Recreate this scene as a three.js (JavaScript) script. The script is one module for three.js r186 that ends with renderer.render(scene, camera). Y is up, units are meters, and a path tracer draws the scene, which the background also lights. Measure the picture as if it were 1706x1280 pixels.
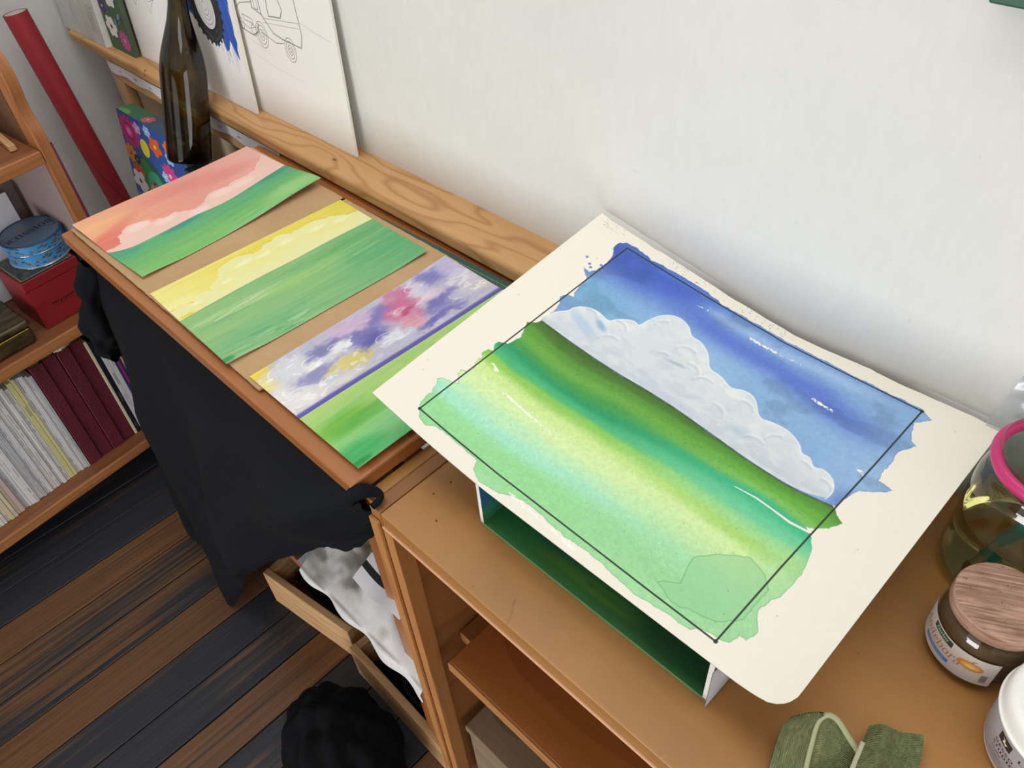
import * as THREE from 'three';
import { RoundedBoxGeometry } from 'three/addons/geometries/RoundedBoxGeometry.js';
import { mergeGeometries, mergeVertices } from 'three/addons/utils/BufferGeometryUtils.js';
import { RectAreaLightUniformsLib } from 'three/addons/lights/RectAreaLightUniformsLib.js';

// ───────────────────────── camera, light, exposure ─────────────────────────
const scene = new THREE.Scene();
scene.background = new THREE.Color(0.75, 0.82, 0.9);
const renderer = new THREE.WebGLRenderer({ antialias: true });
renderer.toneMapping = THREE.LinearToneMapping;
renderer.toneMappingExposure = 0.282;
renderer.shadowMap.enabled = true;

const camera = new THREE.PerspectiveCamera(51.445, 1706 / 1280, 0.02, 20);
camera.position.set(0, 1.38, 0.624);
camera.setRotationFromMatrix(new THREE.Matrix4().makeBasis(
  new THREE.Vector3(0.71139, -0.06067, -0.70017),
  new THREE.Vector3(-0.45754, 0.71623, -0.52694),
  new THREE.Vector3(0.53346, 0.69522, 0.48176)));

RectAreaLightUniformsLib.init();
// daylight: [colour, nits, width, height, centre, target]
const DOOR_LOW = { c: [0.97, 0.98, 1.0], i: 62, w: 1.5, h: 0.5, p: [-0.35, 0.36, 3.13], t: [-0.35, 0.36, 0] };
const DOOR_HIGH = { c: [0.95, 0.975, 1.0], i: 3, w: 1.5, h: 1.3, p: [-0.35, 1.39, 3.13], t: [-0.35, 1.39, 0] };
const ROOF = { c: [0.955, 0.98, 1.0], i: 13, w: 2.0, h: 0.6, p: [-0.6, 2.49, 0.4], t: [-0.6, 0, 0.4] };
const SIDE_WINDOW = { c: [0.95, 0.975, 1.0], i: 10, w: 1.1, h: 1.0, p: [1.64, 1.5, 0.75], t: [0, 1.5, 0.75] };
for (const d of [DOOR_LOW, DOOR_HIGH, ROOF, SIDE_WINDOW]) {
  const l = new THREE.RectAreaLight(new THREE.Color(...d.c), d.i, d.w, d.h);
  l.position.set(...d.p); l.lookAt(...d.t); l.castShadow = true;
  l.name = 'daylight'; scene.add(l);
}

// ───────────────────────── helpers ─────────────────────────
const V = (x, y, z) => new THREE.Vector3(x, y, z);
function rng(seed) { let a = seed >>> 0; return () => { a |= 0; a = a + 0x6D2B79F5 | 0; let t = Math.imul(a ^ a >>> 15, 1 | a); t = t + Math.imul(t ^ t >>> 7, 61 | t) ^ t; return ((t ^ t >>> 14) >>> 0) / 4294967296; }; }
function hash(x, y, s) { let h = Math.imul(x, 374761393) + Math.imul(y, 668265263) + Math.imul(s, 974634777); h = Math.imul(h ^ h >>> 13, 1274126177); return ((h ^ h >>> 16) >>> 0) / 4294967296; }
function vn(x, y, s = 1, px = 0, py = 0) {
  const ix = Math.floor(x), iy = Math.floor(y), fx = x - ix, fy = y - iy;
  const u = fx * fx * (3 - 2 * fx), v = fy * fy * (3 - 2 * fy);
  const wx = (k) => px ? ((k % px) + px) % px : k, wy = (k) => py ? ((k % py) + py) % py : k;
  const a = hash(wx(ix), wy(iy), s), b = hash(wx(ix + 1), wy(iy), s), c = hash(wx(ix), wy(iy + 1), s), d = hash(wx(ix + 1), wy(iy + 1), s);
  return a + (b - a) * u + (c - a) * v + (a - b - c + d) * u * v;
}
function fbm(x, y, o = 4, s = 1, px = 0, py = 0) { let t = 0, a = 0.5, n = 0; for (let i = 0; i < o; i++) { t += a * vn(x, y, s + i * 17, px, py); n += a; a *= 0.5; x *= 2; y *= 2; px *= 2; py *= 2; } return t / n; }
const clamp = (x, a = 0, b = 1) => Math.min(b, Math.max(a, x));
const smooth = (a, b, x) => { const t = clamp((x - a) / (b - a)); return t * t * (3 - 2 * t); };
const mix = (a, b, t) => a + (b - a) * t;
const mix3 = (a, b, t) => [mix(a[0], b[0], t), mix(a[1], b[1], t), mix(a[2], b[2], t)];
function ramp(stops, x) { // stops: [[x, rgb], ...] ascending
  if (x <= stops[0][0]) return stops[0][1];
  for (let i = 1; i < stops.length; i++) if (x <= stops[i][0]) return mix3(stops[i - 1][1], stops[i][1], smooth(stops[i - 1][0], stops[i][0], x));
  return stops[stops.length - 1][1];
}
function dataTex(w, h, fn, srgb = true) {
  const d = new Uint8Array(w * h * 4);
  for (let j = 0; j < h; j++) for (let i = 0; i < w; i++) { const c = fn((i + 0.5) / w, (j + 0.5) / h), k = (j * w + i) * 4; d[k] = clamp(c[0], 0, 255); d[k + 1] = clamp(c[1], 0, 255); d[k + 2] = clamp(c[2], 0, 255); d[k + 3] = 255; }
  const t = new THREE.DataTexture(d, w, h); t.wrapS = t.wrapT = THREE.RepeatWrapping; t.magFilter = THREE.LinearFilter; t.minFilter = THREE.LinearFilter;
  if (srgb) t.colorSpace = THREE.SRGBColorSpace; t.needsUpdate = true; return t;
}
function canvas(w, h, draw) { const c = document.createElement('canvas'); c.width = w; c.height = h; const x = c.getContext('2d'); draw(x, w, h); return c; }
function canvasTex(c) { const t = new THREE.CanvasTexture(c); t.colorSpace = THREE.SRGBColorSpace; t.magFilter = THREE.LinearFilter; return t; }
const rgb = (c, a = 1) => `rgba(${c[0] | 0},${c[1] | 0},${c[2] | 0},${a})`;
function std(o) { return new THREE.MeshStandardMaterial({ roughness: 0.8, metalness: 0, ...o }); }
function phys(o) { return new THREE.MeshPhysicalMaterial({ roughness: 0.5, metalness: 0, ...o }); }

const taken = {};
function numbered(n) { const k = taken[n] = (taken[n] ?? -1) + 1; return k ? `${n}_${String(k).padStart(3, '0')}` : n; }
function mesh(name, geo, mat, parent) {
  const m = new THREE.Mesh(geo, mat); m.name = name; m.castShadow = m.receiveShadow = true; if (parent) parent.add(m); return m;
}
function tag(o, label, category, group) { o.name = numbered(o.name); o.userData.label = label; o.userData.category = category; if (group) o.userData.group = group; scene.add(o); return o; }
function thing(name, label, category, p = [0, 0, 0], ry = 0, group) { const g = new THREE.Group(); g.name = name; g.position.set(...p); g.rotation.y = ry; return tag(g, label, category, group); }
function struct(name, geo, mat) { const m = mesh(name, geo, mat, scene); m.userData.kind = 'structure'; return m; }

// uv in metres / (tw, th): grain (u) runs along the given axis
function muv(geo, axis = 'x', tw = 1, th = 1, ou = 0, ov = 0) {
  const g = geo.index ? geo.toNonIndexed() : geo; const p = g.attributes.position, uv = new Float32Array(p.count * 2);
  const a = V(), b = V(), c = V(), n = V();
  for (let i = 0; i < p.count; i += 3) {
    a.fromBufferAttribute(p, i); b.fromBufferAttribute(p, i + 1); c.fromBufferAttribute(p, i + 2);
    n.crossVectors(b.clone().sub(a), c.clone().sub(a)); const ax = Math.abs(n.x), ay = Math.abs(n.y), az = Math.abs(n.z);
    const pair = ay >= ax && ay >= az ? ['x', 'z'] : az >= ax ? ['x', 'y'] : ['z', 'y'];
    if (pair[1] === axis) pair.reverse();
    [a, b, c].forEach((q, k) => { uv[(i + k) * 2] = q[pair[0]] / tw + ou; uv[(i + k) * 2 + 1] = q[pair[1]] / th + ov; });
  }
  g.setAttribute('uv', new THREE.BufferAttribute(uv, 2)); return g;
}
// axis aligned bevelled box from its two corners
function rb(x0, y0, z0, x1, y1, z1, r = 0.0015, axis = 'x', tw = 1, th = 1, seed = 1) {
  const w = x1 - x0, h = y1 - y0, d = z1 - z0; r = Math.min(r, w * 0.45, h * 0.45, d * 0.45);
  const g = r > 0 ? new RoundedBoxGeometry(w, h, d, 2, r) : new THREE.BoxGeometry(w, h, d);
  g.translate((x0 + x1) / 2, (y0 + y1) / 2, (z0 + z1) / 2);
  return muv(g, axis, tw, th, hash(seed, 3, 7), hash(seed, 5, 9));
}
// thin closed sheet over f(u, v) -> Vector3; material 0 on the upper side, 1 below and on the rim
function sheet(f, nu, nv, th, uvf) {
  const P = [], N = [], UV = [], I0 = [], I1 = [];
  const e = 1e-3, n = V(), du = V(), dv = V();
  const grid = [];
  for (let j = 0; j <= nv; j++) for (let i = 0; i <= nu; i++) {
    const u = i / nu, v = j / nv;
    du.copy(f(Math.min(1, u + e), v)).sub(f(Math.max(0, u - e), v)); dv.copy(f(u, Math.min(1, v + e))).sub(f(u, Math.max(0, v - e)));
    n.crossVectors(du, dv).normalize(); grid.push({ p: f(u, v).clone(), n: n.clone(), u, v });
  }
  const add = (g, s) => { P.push(g.p.x + s * g.n.x * th / 2, g.p.y + s * g.n.y * th / 2, g.p.z + s * g.n.z * th / 2); N.push(s * g.n.x, s * g.n.y, s * g.n.z); const q = uvf ? uvf(g.u, g.v) : [g.u, g.v]; UV.push(q[0], q[1]); };
  grid.forEach((g) => add(g, 1)); grid.forEach((g) => add(g, -1));
  const M = (nu + 1) * (nv + 1), id = (i, j) => j * (nu + 1) + i;
  for (let j = 0; j < nv; j++) for (let i = 0; i < nu; i++) {
    const a = id(i, j), b = id(i + 1, j), c = id(i + 1, j + 1), d = id(i, j + 1);
    I0.push(a, b, c, a, c, d); I1.push(M + a, M + c, M + b, M + a, M + d, M + c);
  }
  const rim = []; for (let i = 0; i < nu; i++) rim.push([id(i, 0), id(i + 1, 0)]); for (let j = 0; j < nv; j++) rim.push([id(nu, j), id(nu, j + 1)]);
  for (let i = nu; i > 0; i--) rim.push([id(i, nv), id(i - 1, nv)]); for (let j = nv; j > 0; j--) rim.push([id(0, j), id(0, j - 1)]);
  for (const [a, b] of rim) I1.push(a, M + a, M + b, a, M + b, b);
  const g = new THREE.BufferGeometry();
  g.setAttribute('position', new THREE.Float32BufferAttribute(P, 3)); g.setAttribute('normal', new THREE.Float32BufferAttribute(N, 3)); g.setAttribute('uv', new THREE.Float32BufferAttribute(UV, 2));
  g.setIndex([...I0, ...I1]); g.addGroup(0, I0.length, 0); g.addGroup(I0.length, I1.length, 1); return g;
}
const oneGroup = (g) => { g.clearGroups(); return g; };
function tube(pts, r, seg = 40, rad = 10, closed = false) { return new THREE.TubeGeometry(new THREE.CatmullRomCurve3(pts.map((p) => V(...p)), closed), seg, r, rad, closed); }
// tube whose radius varies: rf(t)
function taper(pts, rf, seg = 40, rad = 12, wob = null) {
  const c = new THREE.CatmullRomCurve3(pts.map((p) => V(...p))); const fr = c.computeFrenetFrames(seg, false); const P = [], I = [], UV = [];
  for (let i = 0; i <= seg; i++) { const t = i / seg, o = c.getPointAt(t); for (let k = 0; k <= rad; k++) { const a = k / rad * Math.PI * 2; let r = rf(t); if (wob) r *= wob(t, a); const q = o.clone().addScaledVector(fr.normals[i], Math.cos(a) * r).addScaledVector(fr.binormals[i], Math.sin(a) * r); P.push(q.x, q.y, q.z); UV.push(k / rad, t); } }
  for (let i = 0; i < seg; i++) for (let k = 0; k < rad; k++) { const a = i * (rad + 1) + k, b = a + rad + 1; I.push(a, a + 1, b, b, a + 1, b + 1); }
  const g = new THREE.BufferGeometry(); g.setAttribute('position', new THREE.Float32BufferAttribute(P, 3)); g.setAttribute('uv', new THREE.Float32BufferAttribute(UV, 2)); g.setIndex(I); g.computeVertexNormals(); return g;
}
function lathe(prof, seg = 64) { return new THREE.LatheGeometry(prof.map(([r, y]) => new THREE.Vector2(r, y)), seg); }

// ───────────────────────── procedural materials ─────────────────────────
// wood: grain along u, tile of tw x th metres
function woodTex(light, dark, seed, { rings = 7, wave = 1.3, fibre = 0.35, specks = 0, w = 512, h = 256 } = {}) {
  return dataTex(w, h, (u, v) => {
    const warp = fbm(u * 2, v * 3, 3, seed, 2, 3) * wave;
    const g = v * rings + warp * 2; const f = g - Math.floor(g); const ring = Math.pow(f, 2.2);
    const fib = fbm(u * 6, v * 90, 2, seed + 5, 6, 90), big = fbm(u * 3, v * 3, 3, seed + 9, 3, 3);
    let t = 0.15 + 0.42 * ring + fibre * (fib - 0.5) + 0.5 * (big - 0.5);
    let c = mix3(light, dark, clamp(t));
    if (specks) { const s = vn(u * 90, v * 60, seed + 31, 90, 60); if (s > 1 - specks) c = mix3(c, [40, 22, 10], (s - 1 + specks) / specks * 0.8); }
    return c;
  });
}
const M = {};
M.deskWood = phys({ map: woodTex([170, 106, 54], [122, 68, 30], 11, { rings: 5, wave: 0.9, fibre: 0.25 }), roughness: 0.38, clearcoat: 0.25, clearcoatRoughness: 0.35 });
M.counterWood = phys({ map: woodTex([180, 128, 68], [154, 102, 48], 23, { rings: 1, wave: 0.3, fibre: 0.16, specks: 0.008, w: 768, h: 512 }), roughness: 0.42, clearcoat: 0.2, clearcoatRoughness: 0.4 });
{ // thin scratches and worn blotches in the varnish of the work top
  const t = M.counterWood.map, d = t.image.data, W = t.image.width, Hh = t.image.height, r = rng(27);
  for (let j = 0; j < Hh; j++) for (let i = 0; i < W; i++) { const k = 1 + 0.16 * (fbm(i / W * 9, j / Hh * 6, 4, 24, 9, 6) - 0.5), m = (j * W + i) * 4; d[m] = clamp(d[m] * k, 0, 255); d[m + 1] = clamp(d[m + 1] * k, 0, 255); d[m + 2] = clamp(d[m + 2] * k, 0, 255); }
  for (let n = 0; n < 46; n++) { let x = r() * W, y = r() * Hh, a = r() * 6.28; const L = 20 + 90 * r(), dk = r() < 0.7; for (let k = 0; k < L; k++) { a += 0.12 * (r() - 0.5); x += Math.cos(a); y += Math.sin(a); const m = ((((y | 0) + Hh * 9) % Hh) * W + (((x | 0) + W * 9) % W)) * 4, q = dk ? 0.86 : 1.1; d[m] = clamp(d[m] * q, 0, 255); d[m + 1] = clamp(d[m + 1] * q, 0, 255); d[m + 2] = clamp(d[m + 2] * q, 0, 255); } }
}
M.cabWood = phys({ map: woodTex([166, 112, 62], [130, 82, 42], 37, { rings: 4, fibre: 0.25 }), roughness: 0.5, clearcoat: 0.1, clearcoatRoughness: 0.4 });
M.cabEdge = std({ map: woodTex([198, 140, 82], [160, 100, 52], 39, { rings: 5, fibre: 0.35 }), roughness: 0.5 });
M.paleEdge = std({ map: woodTex([226, 178, 136], [200, 146, 104], 41, { rings: 5, fibre: 0.3 }), roughness: 0.4 });
M.shelfWood = phys({ map: woodTex([170, 102, 50], [140, 76, 32], 43, { rings: 3, fibre: 0.2 }), roughness: 0.36, clearcoat: 0.25, clearcoatRoughness: 0.3 });
M.bookWood = std({ map: woodTex([186, 124, 74], [138, 82, 44], 53, { rings: 6 }), roughness: 0.55 });
M.bookShelf = std({ map: woodTex([150, 94, 56], [104, 60, 34], 59, { rings: 5 }), roughness: 0.5 });
M.crateWood = std({ map: woodTex([214, 172, 124], [170, 120, 76], 61, { rings: 6 }), roughness: 0.75 });
M.oldWood = std({ map: woodTex([150, 128, 104], [104, 84, 64], 67, { rings: 6 }), roughness: 0.85 });
M.redWood = std({ map: woodTex([176, 106, 74], [130, 68, 46], 71, { rings: 5 }), roughness: 0.55 });
M.plaster = std({ color: 0xffffff, roughness: 0.62, map: dataTex(1024, 512, (u, v) => {
  const a = fbm(u * 9, v * 5, 4, 81, 9, 5), b = fbm(u * 300, v * 40, 2, 85, 300, 40); let k = 1 + 0.035 * (a - 0.5) + 0.018 * (b - 0.5);
  const s = vn(u * 260, v * 130, 91, 260, 130); if (s > 0.993) k -= 0.06; else if (s < 0.004) k += 0.05;
  return [226 * k, 225 * k, 222 * k];
}), bumpMap: dataTex(512, 512, (u, v) => { const k = 255 * (0.6 * fbm(u * 160, v * 30, 3, 87, 160, 30) + 0.4 * fbm(u * 12, v * 12, 3, 88, 12, 12)); return [k, k, k]; }, false), bumpScale: 0.0012 });
M.ceiling = std({ color: 0xf4f1ea, roughness: 0.9 });
M.black = phys({ color: 0x101216, roughness: 0.95, specularIntensity: 0.3 });
M.ink = std({ color: 0x101010, roughness: 0.7 });
M.white = std({ color: 0xf2f0ea, roughness: 0.6 });
M.paper = std({ color: 0xf4efe2, roughness: 0.85 });
M.cardEdge = std({ color: 0xeae6dc, roughness: 0.9 });
M.darkInside = std({ color: 0x2a2320, roughness: 0.95 });
M.whitePaint = std({ color: 0xeeece6, roughness: 0.4 });

// ───────────────────────── the room ─────────────────────────
const X0 = -1.99, X1 = 1.7, Z1 = 3.2, H = 2.5;
const wuv = (g, ax = 'x') => muv(g, ax, 1.6, 0.8);
const bxg = (x0, y0, z0, x1, y1, z1) => { const g = new THREE.BoxGeometry(x1 - x0, y1 - y0, z1 - z0); g.translate((x0 + x1) / 2, (y0 + y1) / 2, (z0 + z1) / 2); return g.toNonIndexed(); };
struct('wall_back', wuv(bxg(X0 - 0.15, 0, -0.15, X1 + 0.15, H, 0)), M.plaster);
struct('wall_left', wuv(bxg(X0 - 0.15, 0, 0, X0, H, Z1), 'z'), M.plaster);
// right wall with a window opening z 0.13..1.37, y 0.94..2.06
M.clay = std({ color: 0xb5a58c, roughness: 0.85 });
struct('wall_right', wuv(mergeGeometries([bxg(X1, 0, 0, X1 + 0.15, 0.94, Z1), bxg(X1, 2.06, 0, X1 + 0.15, H, Z1), bxg(X1, 0.94, 0, X1 + 0.15, 2.06, 0.13), bxg(X1, 0.94, 1.37, X1 + 0.15, 2.06, Z1)]), 'z'), M.clay);
{ // front wall around the glazed door x -1.2..0.5, y 0..2.12
  struct('wall_front', wuv(mergeGeometries([bxg(X0 - 0.15, 0, Z1, -1.2, H, Z1 + 0.15), bxg(0.5, 0, Z1, X1 + 0.15, H, Z1 + 0.15), bxg(-1.2, 2.12, Z1, 0.5, H, Z1 + 0.15)])), M.clay);
}
// ceiling with the roof light opening x -1.65..0.45, z 0.05..0.75
struct('ceiling', mergeGeometries([bxg(X0 - 0.15, H, -0.15, -1.65, H + 0.1, Z1 + 0.15), bxg(0.45, H, -0.15, X1 + 0.15, H + 0.1, Z1 + 0.15), bxg(-1.65, H, -0.15, 0.45, H + 0.1, 0.05), bxg(-1.65, H, 0.75, 0.45, H + 0.1, Z1 + 0.15)]), M.ceiling);
const glow = (c, k) => std({ color: 0x222222, emissive: new THREE.Color(...c), emissiveIntensity: k, roughness: 0.3 });
function glazing(name, a0, a1, y0, y1, at, fm, bars, panes) { // frame in the plane z = at
  const g = new THREE.Group(); g.name = name; g.userData.kind = 'structure'; scene.add(g);
  const b = (p0, q0, p1, q1, d = 0.05) => rb(p0, q0, at, p1, q1, at + d, 0.004);
  mesh('window_frame', mergeGeometries([b(a0, y0, a0 + 0.07, y1), b(a1 - 0.07, y0, a1, y1), b(a0 + 0.07, y0, a1 - 0.07, y0 + 0.07), b(a0 + 0.07, y1 - 0.07, a1 - 0.07, y1)]), fm, g);
  for (const q of bars) mesh('glazing_bar', b(...q), fm, g);
  for (const [p0, q0, p1, q1, c, k] of panes) mesh('pane', bxg(p0, q0, at + 0.02, p1, q1, at + 0.026), glow(c, k), g);
  return g;
}
glazing('door_1', -1.2, 0.5, 0.02, 2.12, Z1, M.whitePaint, [[-1.13, 0.62, 0.43, 0.74], [-0.38, 0.74, -0.32, 2.05]],
  [[-1.13, 0.09, 0.43, 0.62, DOOR_LOW.c, 1.6], [-1.13, 0.74, 0.43, 2.05, DOOR_HIGH.c, 1.6]]);
{
  const w = glazing('window_2', -1.37, -0.13, 0.94, 2.06, 0, M.whitePaint, [[-0.78, 1.01, -0.72, 1.99]], [[-1.3, 1.01, -0.2, 1.99, SIDE_WINDOW.c, 1.6]]);
  w.rotation.y = Math.PI / 2; w.position.x = X1;
}
{
  const w = glazing('window_1', -1.65, 0.45, -0.35, 0.35, 0, M.whitePaint, [[-0.63, -0.28, -0.57, 0.28]], [[-1.58, -0.28, 0.38, 0.28, ROOF.c, 1.6]]);
  w.rotation.x = -Math.PI / 2; w.position.set(0, H + 0.03, 0.4);
}

// floor: long boards, some worn brown, some painted blue black
{
  const g = new THREE.Group(); g.name = 'floor'; g.userData.kind = 'structure'; scene.add(g);
  mesh('subfloor', bxg(X0, -0.1, 0, X1, -0.021, Z1), M.darkInside, g);
  const plankTex = (seed, paint, wear) => dataTex(512, 128, (u, v) => {
    const fib = fbm(u * 5, v * 40, 3, seed, 5, 40), patch = fbm(u * 5 + 0.4 * fib, v * 3, 4, seed + 7, 5, 3), streak = fbm(u * 2, v * 14, 3, seed + 13, 2, 14);
    const wood = mix3([128, 88, 52], [76, 49, 28], clamp(fib * 0.8 + 0.4 * (streak - 0.3)));
    const dark = mix3([50, 52, 60], [26, 28, 37], clamp(0.5 + 0.8 * (fib - 0.5) + 0.5 * (streak - 0.5)));
    const t = smooth(wear - 0.13, wear + 0.13, 0.45 * patch + 0.55 * streak + 0.12 * (fib - 0.5));
    let c = mix3(wood, dark, paint ? t : t * 0.9);
    if (vn(u * 240, v * 60, seed + 3, 240, 60) > 0.992) c = mix3(c, [180, 175, 165], 0.35);
    return c;
  });
  const dark = [101, 102].map((s) => std({ map: plankTex(s, true, 0.30), roughness: 0.55 }));
  const mixed = [103, 104].map((s) => std({ map: plankTex(s, true, 0.50), roughness: 0.55 }));
  const brown = [105, 106].map((s) => std({ map: plankTex(s, false, 0.74), roughness: 0.5 }));
  const kinds = 'DDDDDDDDDDBMMBDDBDDDBDMDDBDDMDDBDDMBDDBDDMDDBDDMDD';
  const r = rng(5), W = 0.08, yaw = 0.05;
  const cache = {};
  for (let i = 0; i < 49; i++) {
    const x = -2.14 + i * W; if (x < X0) continue; if (x + W > X1) break;
    let z = 0.004; const k = kinds[i % kinds.length]; let first = true;
    while (z < Z1 - 0.05) {
      let len = first ? 1.0 + r() * 1.3 : 1.2 + r() * 0.6; if (z + len > Z1 - 0.3) len = Z1 - z - 0.004;
      const key = (len * 20 | 0) + k; const L = len;
      const geo = rb(-W / 2 + 0.0012, -0.02, 0, W / 2 - 0.0012, 0, L - 0.002, 0.0015, 'z', 0.9, 0.09, i * 7 + (z * 10 | 0));
      const p = mesh('plank', geo, (k === 'D' ? dark : k === 'M' ? mixed : brown)[i % 2], g);
      p.position.set(x + W / 2, -0.001 * r(), z); z += L; first = false;
    }
  }
}

// ───────────────────────── wall ledge and what leans on it ─────────────────────────
{
  const tex = dataTex(2048, 256, (u, v) => { // 1.4 m x 0.12 m of pine with cathedral figure
    const x = u * 1.4, y = v * 0.12;
    const w = fbm(x * 4.5, y * 20, 3, 201), w2 = fbm(x * 2.2, y * 8, 2, 207);
    const g = y * 34 + 4.2 * w + 3 * w2 + 0.6 * Math.sin(x * 4); const f = g - Math.floor(g);
    const line = Math.pow(Math.max(0, 1 - Math.abs(f - 0.5) * 4.5), 1.3);
    const fib = fbm(x * 25, y * 900, 2, 211);
    let c = mix3([208, 162, 110], [192, 144, 92], clamp(w * 0.9 + 0.5 * (fib - 0.5)));
    c = mix3(c, [150, 100, 54], 0.5 * line);
    for (const [kx, ky, kr] of [[0.92, 0.05, 0.004], [0.34, 0.07, 0.003], [0.62, 0.03, 0.003]]) { const d = Math.hypot((x - kx) * 0.6, y - ky); if (d < kr) c = mix3([84, 48, 22], c, d / kr); }
    return c;
  });
  const m = std({ map: tex, roughness: 0.55, bumpMap: tex, bumpScale: 0.0002 });
  const sh = new THREE.Shape(); // section (z, y): bevelled front
  sh.moveTo(0, 0.772); sh.lineTo(0.066, 0.772); sh.lineTo(0.071, 0.776); sh.lineTo(0.0715, 0.789); sh.quadraticCurveTo(0.071, 0.7955, 0.064, 0.7962); sh.lineTo(0, 0.7965); sh.closePath();
  let g = new THREE.ExtrudeGeometry(sh, { depth: 1.4, steps: 14, bevelEnabled: false, curveSegments: 5 });
  g.rotateY(-Math.PI / 2); g.translate(-0.52, 0, 0); // depth now runs along -x ; section z -> ... fixed below
  { const p = g.attributes.position; for (let i = 0; i < p.count; i++) { p.setZ(i, Math.abs(p.getZ(i))); } }
  g = new THREE.BufferGeometry().copy(g); g.computeVertexNormals();
  { // worn ragged arris and a slanted far end
    const p = g.attributes.position; for (let i = 0; i < p.count; i++) { const x = p.getX(i); if (x < -1.9) p.setX(i, x - 0.012 * (0.07 - p.getZ(i)) / 0.07 - 0.006 * vn(p.getY(i) * 300, p.getZ(i) * 200, 5)); }
  }
  const gg = muv(g, 'x', 1.4, 0.12, 0.37, 0.02);
  const o = mesh('picture_ledge', gg, m); o.material.side = THREE.DoubleSide;
  tag(o, 'pine wall ledge with flowing wood grain that carries the leaning drawings', 'ledge');
}
function lean(name, label, cat, x0, x1, h, th, zb, zt, tex, side, y0 = 0.7968, group) { // board standing on the ledge, leaning on the wall
  const a = Math.atan2(zb - zt, h); const g = new THREE.BoxGeometry(x1 - x0, h, th);
  g.translate(0, h / 2, -th / 2); const m = std({ map: tex, roughness: 0.85 });
  const o = mesh(name, g, [side, side, side, side, m, M.cardEdge]); o.position.set((x0 + x1) / 2, y0 + th * Math.sin(a) * 0, zb); o.rotation.x = -a; return tag(o, label, cat, group);
}
const pencil = (x, pts, w = 2, a = 0.6, c = [60, 60, 64]) => { x.strokeStyle = rgb(c, a); x.lineWidth = w; x.lineJoin = x.lineCap = 'round'; x.beginPath(); pts.forEach(([p, q], i) => i ? x.lineTo(p, q) : x.moveTo(p, q)); x.stroke(); };
const ell = (x, cx, cy, rx, ry, rot = 0, fill = null, stroke = null, w = 2) => { x.beginPath(); x.ellipse(cx, cy, rx, ry, rot, 0, Math.PI * 2); if (fill) { x.fillStyle = fill; x.fill(); } if (stroke) { x.strokeStyle = stroke; x.lineWidth = w; x.stroke(); } };
function flower(x, cx, cy, r, n, petal, heart, seed = 1, ringed = false) {
  for (let k = 0; k < n; k++) { const a = k / n * Math.PI * 2 + seed; x.save(); x.translate(cx + Math.cos(a) * r * 0.55, cy + Math.sin(a) * r * 0.55); x.rotate(a); ell(x, 0, 0, r * 0.5, r * 0.3 * (8 / Math.max(n, 6)), 0, rgb(petal)); ell(x, 0, 0, r * 0.5, r * 0.3 * (8 / Math.max(n, 6)), 0, null, rgb(petal.map((v) => v * 0.7), 0.5), 1.5); x.restore(); }
  if (ringed) for (let k = 3; k > 0; k--) ell(x, cx, cy, r * 0.2 * k, r * 0.18 * k, 0.4 * k, rgb(k % 2 ? petal.map((v) => v * 0.8) : petal.map((v) => Math.min(255, v * 1.25))));
  ell(x, cx, cy, r * 0.2, r * 0.2, 0, rgb(heart));
}
const paperNoise = (x, w, h, seed, amt = 6) => { const d = x.getImageData(0, 0, w, h), r = rng(seed); for (let i = 0; i < d.data.length; i += 4) { const k = (r() - 0.5) * amt; d.data[i] += k; d.data[i + 1] += k; d.data[i + 2] += k; } x.putImageData(d, 0, 0); };
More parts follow.
